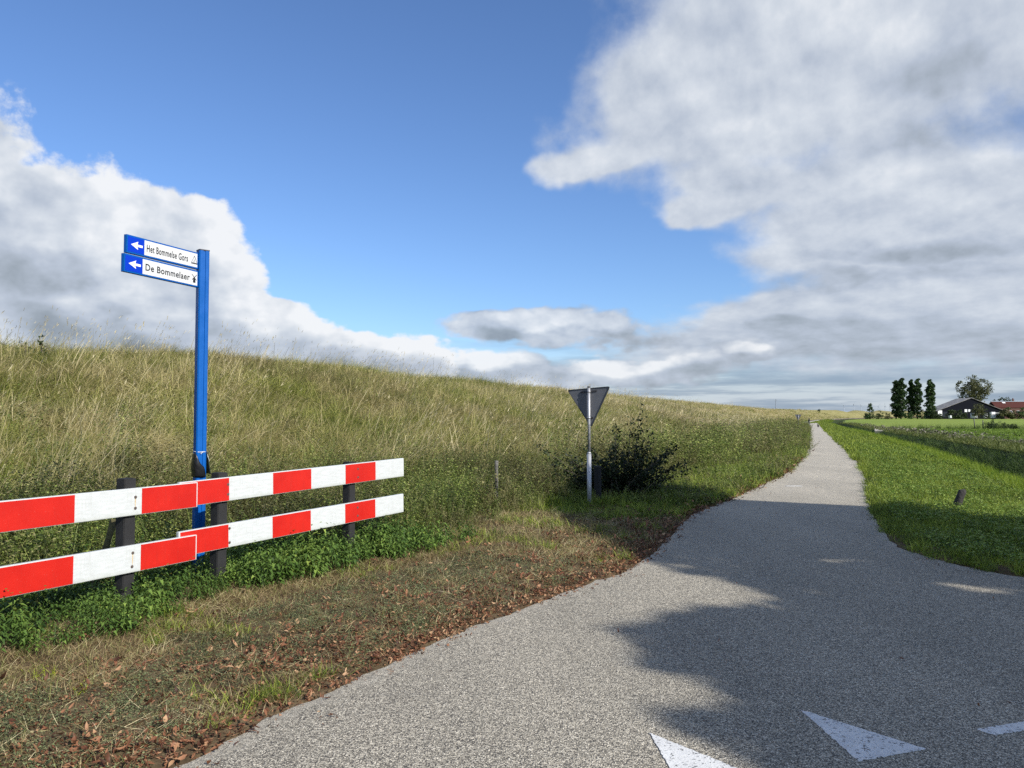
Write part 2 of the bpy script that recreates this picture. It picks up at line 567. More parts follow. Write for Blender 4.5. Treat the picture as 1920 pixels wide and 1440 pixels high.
def build_road():
    # outline: left edge forward, right edge back
    L = LP[(LP[:, 0] > -61)]
    def ragged(P, amp):
        segs = []
        for a, b in zip(P[:-1], P[1:]):
            d = np.linalg.norm(b - a)
            mid = (a + b) / 2
            stp = max(0.05, np.linalg.norm(mid) * 0.010)
            n = max(1, int(d / stp))
            for i in range(n):
                p = a + (b - a) * i / n
                t = (b - a) / d
                nn = np.array([-t[1], t[0]])
                w = mnoise.fractal(Vector((p[0] * 2.2, p[1] * 2.2, 3.1)), 1.0, 2.0, 4) * amp
                w += mnoise.fractal(Vector((p[0] * 9, p[1] * 9, 7.1)), 1.0, 2.0, 3) * amp * 0.7
                segs.append(p + nn * w)
        segs.append(P[-1])
        return segs
    outline = ragged(LP, 0.045) + [np.array(p, float) for p in [(1400, 1100), (1400, 1000)][:0]] + ragged(RP[::-1], 0.045)
    outline += [np.array(p) for p in [(84, 24), (40, 8), (0, -6.5), (-58, -27)]]
    pts = [Vector(p) for p in outline]
    n0 = len(pts)
    edges = [(i, (i + 1) % n0) for i in range(n0)]
    # interior points so the sheet follows the fall of the ground
    for y in np.geomspace(8, 1100, 60):
        l = LP[np.argmin(abs(LP[:, 1] - y))]; r = RP[len(RP) // 4:][np.argmin(abs(RP[len(RP) // 4:, 1] - y))]
        for t in (0.25, 0.5, 0.75):
            pts.append(Vector(l + (r - l) * t))
    def near_edges(p):
        a = np.array([(p[0], p[1])])
        return min(-pl_signed(a, LP)[0][0], pl_signed(a, RP)[0][0])
    for P_, sg in ((LP, -1), (RP, 1)):
        for d_ in (0.12, 0.3, 0.6):
            for p in offs(P_, sg * d_)[::1]:
                if -20 < p[0] < 700 and near_edges(p) > d_ * 0.9:
                    pts.append(Vector(p))
    for gx in np.arange(-6, 16, 0.7):
        for gy in np.arange(-5, 24, 0.7):
            if near_edges((gx, gy)) > 0.8: pts.append(Vector((gx, gy)))
    r = delaunay_2d_cdt(pts, edges, [list(range(n0))], 1, 1e-5)
    V = np.array([(v[0], v[1]) for v in r[0]])
    tri = []
    for f in r[2]:
        for i in range(1, len(f) - 1):
            tri.append((f[0], f[i], f[i + 1]))
    z = groad(V[:, 1]) + 0.006
    dL, _ = pl_signed(V, LP); dR, _ = pl_signed(V, RP)
    me = mesh_np('road', np.c_[V, z], tri, attrs={'edge': np.minimum(abs(dL), abs(dR))})
    o = link('road', me, M['asphalt'])
    tag(o, kind='structure')
    bm = bmesh.new(); bm.from_mesh(me)
    bmesh.ops.recalc_face_normals(bm, faces=bm.faces)
    if sum(f.normal.z for f in bm.faces) < 0:
        bmesh.ops.reverse_faces(bm, faces=bm.faces)
    bm.to_mesh(me); bm.free()

M = {}
def build_materials():
    # asphalt: pale aggregate in bitumen
    m, T, b = mat_new('asphalt')
    P = T.pos()
    Pj = T.vm('ADD', P, T.vm('MULTIPLY', T.noise(P, 60, 2, 0.5, col=True), (0.012, 0.012, 0.0)))
    v = T.voro(Pj, 135)
    d = T.voro(Pj, 135, 'Distance')
    vx = T.sep(v)[0]
    stone = T.ramp(vx, [(0.0, (0.13, 0.121, 0.105)), (0.22, (0.23, 0.214, 0.184)), (0.5, (0.35, 0.327, 0.28)), (0.8, (0.48, 0.448, 0.388)), (1.0, (0.66, 0.62, 0.545))])
    stone = T.mix(T.ss(d, 0.40, 0.80), stone, (0.07, 0.066, 0.062))
    far = T.noise(P, 34, 3, 0.7)
    stone = T.mix(1.0, stone, T.ramp(far, [(0.3, (0.80,) * 3), (0.7, (1.25, 1.24, 1.21))]), 'MULTIPLY')
    y = T.sep(P)[1]
    avg = T.ramp(T.noise(P, 7, 5, 0.7), [(0.3, (0.31, 0.288, 0.25)), (0.7, (0.40, 0.373, 0.325))])
    col = T.mix(T.ss(y, 7, 21, 0.0, 1.0), stone, avg)
    big = T.noise(T.vm('MULTIPLY', P, (1, 0.35, 1)), 0.9, 5, 0.6)
    col = T.mix(1.0, col, T.ramp(big, [(0.3, (1.03, 1.01, 0.95)), (0.5, (1.18, 1.155, 1.085)), (0.7, (1.32, 1.285, 1.20))]), 'MULTIPLY')
    spot = T.noise(P, 2.7, 6, 0.75)
    col = T.mix(T.mul(T.ss(spot, 0.60, 0.74), 0.30), col, (0.13, 0.12, 0.105))
    # tar seams and dark patches across the lane
    seam = T.noise(T.vm('MULTIPLY', P, (0.5, 3.2, 1)), 1.1, 4, 0.7)
    col = T.mix(T.mul(T.ss(seam, 0.62, 0.72), 0.25), col, (0.10, 0.095, 0.09))
    ed = T.node('ShaderNodeAttribute', attribute_name='edge').outputs['Fac']
    en = T.add(ed, T.mul(T.sub(T.noise(P, 5, 4, 0.7), 0.5), 0.35))
    col = T.mix(T.mul(T.ss(en, 0.0, 0.16, 1.0, 0.0), 0.55), col, (0.40, 0.37, 0.31))
    T.put(b.inputs['Base Color'], col)
    b.inputs['Roughness'].default_value = 0.85
    b.inputs['Specular IOR Level'].default_value = 0.35
    hgt = T.sub(T.mul(T.ss(vx, 0, 1), 0.5), T.mul(d, 1.0))
    T.put(b.inputs['Normal'], T.bump(hgt, 0.006, 0.8))
    M['asphalt'] = m

    def earth(name, stops, scale=3.0, bumpd=0.03, fine=40):
        m, T, b = mat_new(name)
        P = T.pos()
        n = T.add(T.mul(T.noise(P, scale, 8, 0.68), 0.6), T.mul(T.noise(P, fine, 4, 0.7), 0.4))
        T.put(b.inputs['Base Color'], T.ramp(n, stops))
        b.inputs['Roughness'].default_value = 0.95
        b.inputs['Specular IOR Level'].default_value = 0.1
        T.put(b.inputs['Normal'], T.bump(n, bumpd, 0.8))
        return m
    M['soil'] = earth('soil', [(0.3, (0.045, 0.032, 0.019)), (0.5, (0.11, 0.078, 0.044)), (0.7, (0.20, 0.15, 0.085))])
    M['bank'] = earth('bank_soil', [(0.3, (0.012, 0.018, 0.006)), (0.5, (0.03, 0.045, 0.014)), (0.7, (0.06, 0.08, 0.025))])
    # dike: far away the grass merges, so the soil carries its tone
    m, T, b = mat_new('dike_ground')
    P = T.pos()
    near = earth
    n = T.add(T.mul(T.noise(T.vm('MULTIPLY', P, (1, 0.5, 1)), 0.35, 8, 0.7), 0.6), T.mul(T.noise(P, 5, 4, 0.7), 0.4))
    c1 = T.ramp(n, [(0.35, (0.022, 0.022, 0.009)), (0.65, (0.075, 0.062, 0.03))])
    c2 = T.ramp(n, [(0.35, (0.16, 0.155, 0.050)), (0.5, (0.27, 0.245, 0.10)), (0.65, (0.42, 0.36, 0.19))])
    T.put(b.inputs['Base Color'], T.mix(T.ss(T.sep(P)[1], 40, 220), c1, c2))
    b.inputs['Roughness'].default_value = 1.0
    b.inputs['Specular IOR Level'].default_value = 0.05
    T.put(b.inputs['Normal'], T.bump(n, 0.3, 0.7))
    M['dike'] = m
    # fields: young crop near, smooth paler crop beyond the cross ditch
    m, T, b = mat_new('field_ground')
    P = T.pos()
    y = T.sep(P)[1]
    n = T.noise(P, 1.6, 6, 0.75)
    a = T.ramp(n, [(0.35, (0.09, 0.15, 0.018)), (0.65, (0.18, 0.28, 0.04))])
    n3 = T.noise(T.vm('MULTIPLY', P, (0.25, 1, 1)), 0.05, 6, 0.7)
    c = T.ramp(n3, [(0.35, (0.16, 0.225, 0.040)), (0.65, (0.22, 0.27, 0.055))])
    T.put(b.inputs['Base Color'], T.mix(T.ss(y, 132, 140), a, c))
    b.inputs['Roughness'].default_value = 0.9
    b.inputs['Specular IOR Level'].default_value = 0.1
    T.put(b.inputs['Normal'], T.bump(n, 0.08, 0.6))
    M['field'] = m

    # paint on the road
    m, T, b = mat_new('road_paint')
    P = T.pos()
    wear = T.add(T.mul(T.noise(P, 26, 6, 0.8), 0.7), T.mul(T.sep(T.voro(P, 110))[0], 0.3))
    col = T.mix(T.ss(wear, 0.60, 0.66), T.ramp(T.noise(P, 8, 5, 0.6), [(0.3, (0.58, 0.58, 0.57)), (0.7, (0.72, 0.72, 0.70))]), (0.10, 0.10, 0.10))
    T.put(b.inputs['Base Color'], col)
    b.inputs['Roughness'].default_value = 0.7
    T.put(b.inputs['Normal'], T.bump(T.voro(P, 110, 'Distance'), 0.002, 0.6))
    M['paint'] = m

    # fence
    m, T, b = mat_new('white_rail')
    P = T.node('ShaderNodeTexCoord').outputs['Object']
    st = T.noise(T.vm('MULTIPLY', P, (1.5, 1.5, 9)), 6, 6, 0.7)
    sp = T.noise(P, 55, 4, 0.8)
    col = T.ramp(st, [(0.35, (0.47, 0.49, 0.49)), (0.6, (0.55, 0.575, 0.58))])
    zz = T.sep(P)[2]
    drip = T.noise(T.vm('MULTIPLY', P, (14, 1, 1.2)), 3, 5, 0.7)
    col = T.mix(T.mul(T.ss(drip, 0.50, 0.72), 0.22), col, (0.30, 0.31, 0.25))
    low = T.ss(T.add(zz, T.mul(T.sub(drip, 0.5), 0.10)), -0.215, -0.175, 1.0, 0.0)
    col = T.mix(T.mul(low, 0.30), col, (0.26, 0.27, 0.20))
    col = T.mix(T.mul(T.ss(sp, 0.66, 0.72), 0.75), col, (0.16, 0.14, 0.10))
    T.put(b.inputs['Base Color'], col)
    b.inputs['Roughness'].default_value = 0.38
    M['rail'] = m
    m, T, b = mat_new('red_film')
    P = T.node('ShaderNodeTexCoord').outputs['Object']
    st = T.noise(P, 4, 5, 0.6)
    sp = T.noise(P, 90, 3, 0.8)
    col = T.ramp(st, [(0.3, (0.44, 0.010, 0.006)), (0.7, (0.53, 0.016, 0.009))])
    col = T.mix(T.ss(sp, 0.70, 0.73), col, (0.35, 0.2, 0.17))
    drip = T.noise(T.vm('MULTIPLY', P, (14, 1, 1.2)), 3, 5, 0.7)
    col = T.mix(T.mul(T.ss(drip, 0.52, 0.72), 0.25), col, (0.22, 0.02, 0.015))
    T.put(b.inputs['Base Color'], col)
    b.inputs['Roughness'].default_value = 0.35
    M['red'] = m
    M['post_plastic'] = simple('recycled_plastic', (0.014, 0.014, 0.015), 0.8, noise_amt=0.35, bump=0.004, bscale=120)
    M['bolt'] = simple('bolt_steel', (0.20, 0.16, 0.14), 0.5, 0.7, noise_amt=0.4, nscale=80)
    M['rust'] = simple('rust_stain', (0.52, 0.40, 0.24), 0.8, noise_amt=0.25, nscale=60)
    M['blue'] = simple('blue_paint', (0.0, 0.084, 0.34), 0.42, spec=0.22, noise_amt=0.06)
    M['blue_face'] = simple('blue_sign_film', (0.0, 0.034, 0.44), 0.5, spec=0.2, noise_amt=0.03)
    M['white_face'] = simple('white_sign_film', (0.60, 0.61, 0.61), 0.4, noise_amt=0.03)
    M['black'] = simple('black_print', (0.012, 0.012, 0.014), 0.5, noise_amt=0.05)
    M['white_print'] = simple('white_print', (0.80, 0.80, 0.80), 0.4, noise_amt=0.02)
    M['bag'] = simple('black_plastic_film', (0.008, 0.008, 0.009), 0.28, noise_amt=0.2)
    M['string'] = simple('white_string', (0.75, 0.75, 0.72), 0.7)
    M['galv'] = simple('galvanised_steel', (0.42, 0.43, 0.45), 0.45, 0.55, noise_amt=0.18, nscale=25)
    M['plate'] = simple('grey_plate', (0.13, 0.135, 0.15), 0.5, 0.3, noise_amt=0.12, nscale=9)
    M['plate_rim'] = simple('dark_plate_rim', (0.05, 0.05, 0.055), 0.5, 0.3)
    M['sign_red'] = simple('sign_red', (0.6, 0.02, 0.02), 0.4)
    M['mossy'] = simple('mossy_wood', (0.09, 0.08, 0.032), 0.95, noise_amt=0.5, nscale=18, bump=0.01)
    M['oldwood'] = simple('weathered_wood', (0.11, 0.105, 0.095), 0.95, noise_amt=0.55, nscale=14, bump=0.015, bscale=30)
    M['bark'] = simple('bark', (0.09, 0.075, 0.055), 0.95, noise_amt=0.4, bump=0.02, bscale=20)
    M['jacket'] = simple('dark_cloth', (0.012, 0.013, 0.018), 0.9)
    M['trousers'] = simple('grey_cloth', (0.10, 0.11, 0.13), 0.9)
    M['skin'] = simple('skin', (0.45, 0.26, 0.18), 0.6)
    M['fur'] = simple('dark_fur', (0.03, 0.022, 0.018), 0.95)
    M['barn_wall'] = simple('dark_cladding', (0.008, 0.009, 0.014), 0.9, spec=0.08, noise_amt=0.2, nscale=0.6)
    M['barn_roof'] = simple('fibre_cement_sheet', (0.24, 0.23, 0.22), 0.9, noise_amt=0.5, nscale=0.35)
    M['white_wall'] = simple('white_panel', (0.75, 0.76, 0.78), 0.6, noise_amt=0.06)
    M['brick'] = simple('brick_wall', (0.10, 0.05, 0.04), 0.9, noise_amt=0.2, nscale=3)
    M['tiles'] = simple('red_roof_tiles', (0.075, 0.028, 0.024), 0.9, spec=0.1, noise_amt=0.25, nscale=2.5)
    M['glass'] = simple('window_glass', (0.03, 0.035, 0.045), 0.1)
    M['far_grey'] = simple('grey_metal_paint', (0.34, 0.39, 0.46), 0.6)
    M['slab'] = simple('concrete_slab', (0.42, 0.38, 0.32), 0.9, noise_amt=0.25, nscale=1.5)
    M['water'] = simple('ditch_water', (0.012, 0.016, 0.012), 0.08)

    # vegetation
    G = foliage
    M['g_green'] = G('dike_grass', [(0, (0.075, 0.10, 0.016)), (0.35, (0.20, 0.235, 0.042)), (0.7, (0.41, 0.40, 0.105)), (1, (0.64, 0.56, 0.25))],
                     0.16, 0.35, cols2=[(0, (0.13, 0.115, 0.042)), (0.35, (0.33, 0.28, 0.115)), (0.7, (0.56, 0.47, 0.23)), (1, (0.78, 0.67, 0.41))], pscale=0.3)
    M['g_far'] = G('far_dike_grass', [(0, (0.10, 0.12, 0.024)), (0.35, (0.26, 0.27, 0.07)), (0.7, (0.48, 0.44, 0.15)), (1, (0.68, 0.60, 0.31))],
                     0.08, 0.35, cols2=[(0, (0.17, 0.145, 0.06)), (0.35, (0.42, 0.35, 0.17)), (0.7, (0.64, 0.54, 0.31)), (1, (0.82, 0.71, 0.47))], pscale=0.06)
    M['g_straw'] = G('straw_grass', [(0, (0.22, 0.185, 0.08)), (0.5, (0.46, 0.39, 0.19)), (1, (0.72, 0.63, 0.40))], 0.3, 0.25)
    M['g_short'] = G('verge_grass', [(0, (0.020, 0.042, 0.006)), (0.5, (0.125, 0.19, 0.018)), (1, (0.40, 0.47, 0.07))], 0.7, 0.4, spec=0.4,
                     cols2=[(0, (0.03, 0.055, 0.007)), (0.5, (0.17, 0.25, 0.022)), (1, (0.50, 0.57, 0.09))])
    M['g_bright'] = G('bank_grass', [(0, (0.08, 0.14, 0.012)), (0.5, (0.18, 0.27, 0.020)), (1, (0.34, 0.40, 0.05))], 0.5, 0.45)
    M['g_dry'] = G('mown_dry_grass', [(0, (0.07, 0.05, 0.025)), (0.3, (0.20, 0.145, 0.068)), (0.55, (0.34, 0.255, 0.13)), (0.75, (0.16, 0.20, 0.04)), (1, (0.54, 0.44, 0.26))], 0.9, 0.2)
    M['herb'] = G('herb_leaves', [(0, (0.030, 0.050, 0.012)), (0.4, (0.12, 0.175, 0.032)), (0.75, (0.27, 0.33, 0.070)), (1, (0.48, 0.48, 0.17))], 0.5, 0.28, spec=0.4,
                  cols2=[(0, (0.05, 0.045, 0.016)), (0.5, (0.125, 0.12, 0.042)), (1, (0.30, 0.27, 0.12))], pscale=0.55)
    M['nettle'] = G('nettle_leaves', [(0, (0.018, 0.044, 0.010)), (0.5, (0.080, 0.15, 0.026)), (0.85, (0.19, 0.29, 0.055)), (1, (0.32, 0.42, 0.08))], 0.8, 0.3, spec=0.45, rough=0.45)
    M['litter'] = G('fallen_leaves', [(0, (0.045, 0.020, 0.012)), (0.35, (0.15, 0.062, 0.032)), (0.7, (0.27, 0.125, 0.065)), (1, (0.46, 0.30, 0.17))], 1.2, 0.12, spec=0.25)
    M['low'] = G('creeping_weed', [(0, (0.04, 0.055, 0.022)), (0.5, (0.12, 0.145, 0.062)), (1, (0.27, 0.30, 0.14))], 1.0, 0.2)
    M['reed'] = G('ditch_weed', [(0, (0.016, 0.036, 0.008)), (0.5, (0.055, 0.10, 0.018)), (1, (0.15, 0.22, 0.04))], 0.6, 0.3, spec=0.4)
    M['crop'] = G('crop_leaves', [(0, (0.07, 0.12, 0.018)), (0.5, (0.16, 0.24, 0.035)), (1, (0.30, 0.40, 0.08))], 0.7, 0.35)
    M['tree_leaf'] = G('tree_leaves', [(0, (0.016, 0.030, 0.010)), (0.5, (0.036, 0.058, 0.018)), (1, (0.085, 0.11, 0.035))], 0.1, 0.25)
    M['poplar'] = G('poplar_leaves', [(0, (0.014, 0.034, 0.010)), (0.5, (0.036, 0.072, 0.020)), (1, (0.10, 0.155, 0.045))], 0.1, 0.2)
    M['olive_leaf'] = G('willow_leaves', [(0, (0.035, 0.045, 0.016)), (0.5, (0.075, 0.085, 0.032)), (1, (0.15, 0.15, 0.065))], 0.1, 0.25)
    M['dark_shrub'] = G('elder_leaves', [(0, (0.007, 0.012, 0.005)), (0.5, (0.018, 0.032, 0.010)), (1, (0.05, 0.07, 0.022))], 0.3, 0.2)
    M['yellow'] = G('yellow_green_shoots', [(0, (0.18, 0.26, 0.012)), (1, (0.42, 0.48, 0.03))], 1.0, 0.35)
build_materials()
build_ground()
build_road()

# ditch water
def build_water():
    ys = np.linspace(14, 130, 60)
    V, Fq = [], []
    R2 = RP[RP[:, 1] > 9]
    c = offs(R2, -5.6)
    for i, p in enumerate(c):
        if p[1] < 12 or p[1] > 150: continue
        k = len(V) // 2
        a = offs(R2, -5.2)[i]; b_ = offs(R2, -6.3)[i]
        z = float(groad(p[1])) - 1.3
        V += [(a[0], a[1], z), (b_[0], b_[1], z)]
        if k: Fq.append((2 * k - 2, 2 * k - 1, 2 * k + 1, 2 * k))
    tag(link('ditch_water', mesh_np('ditch_water', V, Fq), M['water']), kind='structure')
build_water()

# ------------------------------------------------------------------ plants: source meshes
class Acc:
    def __init__(s): s.V = []; s.F = []; s.t = []; s.n = 0
    def put(s, V, Fc, t):
        V = np.asarray(V, float); Fc = np.asarray(Fc)
        s.V.append(V); s.F.append(Fc + s.n); s.t.append(np.full(len(V), t) if np.isscalar(t) else t)
        s.n += len(V)
    def mesh(s, name, mat):
        me = mesh_np(name, np.vstack(s.V), np.vstack(s.F), {'tint': np.concatenate(s.t)})
        me.materials.append(mat)
        return me

def blade(A, base, L, w, az, lean, curve, t, segs=3, tip=0.15):
    "a curved ribbon: leans to az by lean radians, bending further by curve"
    pts = []
    p = np.array(base, float)
    ang = lean
    d = L / segs
    side = np.array([-math.sin(az), math.cos(az), 0.0])
    rot = rng.uniform(-0.9, 0.9)
    V = []
    for i in range(segs + 1):
        ww = w * (1 - (1 - tip) * (i / segs) ** 1.5)
        dirv = np.array([math.sin(ang) * math.cos(az), math.sin(ang) * math.sin(az), math.cos(ang)])
        nrm = np.cross(side, dirv)
        s_ = side * math.cos(rot) + nrm * math.sin(rot)
        V += [p - s_ * ww / 2, p + s_ * ww / 2]
        p = p + dirv * d
        ang += curve / segs
    Fq = [(2 * i, 2 * i + 1, 2 * i + 3, 2 * i + 2) for i in range(segs)]
    A.put(V, Fq, t)
    return p

def leaf(A, c, L, w, az, pitch, fold, t, droop=0.3):
    "pointed leaf: 2 x 2 quads with a fold along the midrib, hanging from c"
    a = np.array([math.cos(az), math.sin(az), 0.0]); s_ = np.array([-math.sin(az), math.cos(az), 0.0])
    up = np.array([0, 0, 1.0])
    def P(u, v, pt):
        z = math.tan(pt) * u * L - droop * L * u * u
        return np.array(c) + a * u * L + s_ * v * w + up * (z + abs(v) * w * fold)
    V = [P(0, 0, pitch), P(0.42, -0.5, pitch), P(0.45, 0, pitch), P(0.42, 0.5, pitch), P(1, 0, pitch), P(0.8, -0.22, pitch), P(0.8, 0.22, pitch)]
    A.put(V, [(0, 1, 2, 2), (0, 2, 3, 3), (1, 5, 4, 2), (2, 4, 6, 3)], t)

def fix_tris(me):
    return me

def src(fn, n, name, mat):
    out = []
    for i in range(n):
        A = Acc(); fn(A)
        me = A.mesh(name, mat)
        me.validate()
        o = bpy.data.objects.new('source_' + name, me)
        out.append(o)
    return out

def s_dike(k, n=60, L=(0.3, 0.75), w=(0.004, 0.008), rad=0.16, lean=0.55, seg=3):
    def fn(A):
        for _ in range(n):
            a = rng.uniform(0, 2 * math.pi); r = rad * math.sqrt(rng.random())
            wind = rng.normal(0.0, 0.9) + (math.pi if rng.random() < 0.2 else 0)
            blade(A, (r * math.cos(a), r * math.sin(a), -0.02), rng.uniform(*L), rng.uniform(*w), wind if rng.random() < 0.75 else a,
                  abs(rng.normal(lean, 0.35)), rng.uniform(0.2, 1.8), rng.beta(1.4, 1.8), seg)
    return fn

def s_stalk(n=9, L=(0.7, 1.15), w=0.004, head=True, rad=0.2):
    def fn(A):
        for _ in range(n):
            a = rng.uniform(0, 2 * math.pi); r = rad * math.sqrt(rng.random())
            az = rng.normal(0.0, 0.45)
            t = rng.uniform(0.45, 1)
            LL = rng.uniform(*L)
            ln = abs(rng.normal(0.5, 0.22)); cv = rng.uniform(0.05, 0.5)
            p = blade(A, (r * math.cos(a), r * math.sin(a), 0), LL, w, az, ln, cv, t, 4, 0.7)
            if head:
                for q in range(3):
                    blade(A, p - np.array([math.sin(ln) * math.cos(az), math.sin(ln) * math.sin(az), math.cos(ln)]) * 0.03 * q, rng.uniform(0.05, 0.10), w * 1.15, az + rng.normal(0, 0.3), ln + cv + rng.normal(0, 0.12), 0.3, min(1, t + 0.1), 2, 0.2)
    return fn

def s_herb(ns=10, h=(0.3, 0.75), nl=16, ll=(0.03, 0.06), rad=0.22, tint=(0.1, 0.9)):
    def fn(A):
        for _ in range(ns):
            a = rng.uniform(0, 2 * math.pi); r = rad * math.sqrt(rng.random())
            H = rng.uniform(*h); az = rng.uniform(0, 6.28); ln = abs(rng.normal(0.4, 0.25))
            b0 = np.array([r * math.cos(a), r * math.sin(a), 0.0])
            tp = blade(A, b0, H, 0.007, az, ln, 0.2, rng.uniform(0.3, 0.9), 3, 0.4)
            tt = rng.uniform(*tint)
            for j in range(nl):
                u = (j + 1.5) / (nl + 1)
                c = b0 + (tp - b0) * u
                leaf(A, c, rng.uniform(*ll) * (1.25 - 0.6 * u), rng.uniform(*ll) * 0.55, rng.uniform(0, 6.28), rng.uniform(-0.3, 0.9), rng.uniform(0.1, 0.5), np.clip(tt + rng.normal(0, 0.2), 0, 1))
    return fn

def s_nettle(ns=5, h=(0.10, 0.27), rad=0.13):
    def fn(A):
        for _ in range(ns):
            a = rng.uniform(0, 2 * math.pi); r = rad * math.sqrt(rng.random())
            H = rng.uniform(*h); az = rng.uniform(0, 6.28)
            b0 = np.array([r * math.cos(a), r * math.sin(a), 0.0])
            tp = blade(A, b0, H, 0.006, az, abs(rng.normal(0.1, 0.1)), 0.2, 0.4, 3, 0.6)
            rot = rng.uniform(0, 6.28)
            nn = 7
            for j in range(nn):
                u = 0.25 + 0.75 * (j + 1) / nn
                c = b0 + (tp - b0) * min(u, 1)
                s_ = 1.0 if j < nn - 2 else 0.6
                for q in (0, math.pi):
                    leaf(A, c, rng.uniform(0.05, 0.085) * s_, rng.uniform(0.022, 0.034) * s_, rot + q + rng.normal(0, 0.2), rng.uniform(0.1, 0.5) + (0.4 if j == nn - 1 else 0), 0.35,
                         float(np.clip(0.25 + 0.5 * u + rng.normal(0, 0.15), 0, 1)), 0.7)
                rot += math.pi / 2
    return fn

def s_short(n=45, L=(0.04, 0.13), w=(0.003, 0.006), rad=0.09, lean=0.6, seg=2):
    def fn(A):
        for _ in range(n):
            a = rng.uniform(0, 2 * math.pi); r = rad * math.sqrt(rng.random())
            blade(A, (r * math.cos(a), r * math.sin(a), -0.005), rng.uniform(*L), rng.uniform(*w), rng.uniform(0, 6.28),
                  abs(rng.normal(lean, 0.3)), rng.uniform(0.1, 1.2), rng.random(), seg)
    return fn

def s_flatleaf(n=8, ll=(0.03, 0.07), rad=0.12, hz=0.05):
    def fn(A):
        for _ in range(n):
            a = rng.uniform(0, 2 * math.pi); r = rad * math.sqrt(rng.random())
            leaf(A, (r * math.cos(a), r * math.sin(a), rng.uniform(0.0, hz)), rng.uniform(*ll), rng.uniform(*ll) * 0.6, rng.uniform(0, 6.28), rng.uniform(-0.1, 0.7), rng.uniform(0.0, 0.6), rng.random(), rng.uniform(0, 0.6))
    return fn

def s_deadleaf(n=7, rad=0.13):
    def fn(A):
        for _ in range(n):
            a = rng.uniform(0, 2 * math.pi); r = rad * math.sqrt(rng.random())
            az = rng.uniform(0, 6.28); L = rng.uniform(0.018, 0.055); w = L * rng.uniform(0.22, 0.5)
            c = np.array([r * math.cos(a), r * math.sin(a), rng.uniform(0.002, 0.018)])
            cu = rng.uniform(-0.8, 2.2); ti = rng.normal(0, 0.35)
            u_ = np.array([math.cos(az), math.sin(az), ti]); s_ = np.array([-math.sin(az), math.cos(az), rng.normal(0, 0.4)])
            V = []
            for i, (u, ww) in enumerate(((0, 0.1), (0.3, 0.9), (0.65, 1.0), (1, 0.08))):
                for v in (-1, 0, 1):
                    p = c + u_ * u * L + s_ * v * w * 0.5 * ww
                    p[2] += cu * L * ((u - 0.5) ** 2) + abs(v) * w * ww * 0.25
                    V.append(p)
            Fq = [(3 * i + j, 3 * i + j + 1, 3 * i + j + 4, 3 * i + j + 3) for i in range(3) for j in range(2)]
            A.put(V, Fq, rng.random())
    return fn

def s_straw(n=14, L=(0.04, 0.16), w=(0.002, 0.004), rad=0.12):
    def fn(A):
        for _ in range(n):
            a = rng.uniform(0, 2 * math.pi); r = rad * math.sqrt(rng.random())
            blade(A, (r * math.cos(a), r * math.sin(a), rng.uniform(0, 0.02)), rng.uniform(*L), rng.uniform(*w), rng.uniform(0, 6.28),
                  rng.uniform(1.1, 1.6), rng.uniform(-0.4, 0.6), rng.random(), 2)
    return fn

src_coll_n = [0]
def scatter(name, sources, X, Y, Z, scale, rz=None, tilt=0.12, mats=None):
    n = len(X)
    if n == 0: return
    src_coll_n[0] += 1
    coll = bpy.data.collections.new('sources_' + name)
    for o in sources: coll.objects.link(o)
    me = bpy.data.meshes.new(name)
    me.vertices.add(n)
    me.vertices.foreach_set('co', np.c_[X, Y, Z].astype(np.float32).ravel())
    if rz is None: rz = rng.uniform(0, 6.28, n)
    rot = np.c_[rng.normal(0, tilt, n), rng.normal(0, tilt, n), rz]
    a = me.attributes.new('rot', 'FLOAT_VECTOR', 'POINT'); a.data.foreach_set('vector', rot.astype(np.float32).ravel())
    a = me.attributes.new('scl', 'FLOAT', 'POINT'); a.data.foreach_set('value', np.asarray(scale, np.float32))
    a = me.attributes.new('pick', 'INT', 'POINT'); a.data.foreach_set('value', rng.integers(0, len(sources), n).astype(np.int32))
    ob = link(name, me)
    ng = bpy.data.node_groups.new('scatter_' + name, 'GeometryNodeTree')
    ng.interface.new_socket('Geometry', in_out='INPUT', socket_type='NodeSocketGeometry')
    ng.interface.new_socket('Geometry', in_out='OUTPUT', socket_type='NodeSocketGeometry')
    N = ng.nodes; L = ng.links
    gi = N.new('NodeGroupInput'); go = N.new('NodeGroupOutput')
    ci = N.new('GeometryNodeCollectionInfo')
    ci.inputs['Collection'].default_value = coll
    ci.inputs['Separate Children'].default_value = True
    ci.inputs['Reset Children'].default_value = True
    ip = N.new('GeometryNodeInstanceOnPoints')
    ip.inputs['Pick Instance'].default_value = True
    def named(nm, typ):
        q = N.new('GeometryNodeInputNamedAttribute'); q.data_type = typ
        q.inputs['Name'].default_value = nm
        return q.outputs['Attribute']
    L.new(gi.outputs[0], ip.inputs['Points'])
    L.new(ci.outputs[0], ip.inputs['Instance'])
    L.new(named('pick', 'INT'), ip.inputs['Instance Index'])
    e2r = N.new('FunctionNodeEulerToRotation')
    L.new(named('rot', 'FLOAT_VECTOR'), e2r.inputs[0])
    L.new(e2r.outputs[0], ip.inputs['Rotation'])
    L.new(named('scl', 'FLOAT'), ip.inputs['Scale'])
    L.new(ip.outputs[0], go.inputs[0])
    md = ob.modifiers.new('scatter', 'NODES')
    md.node_group = ng
    return ob

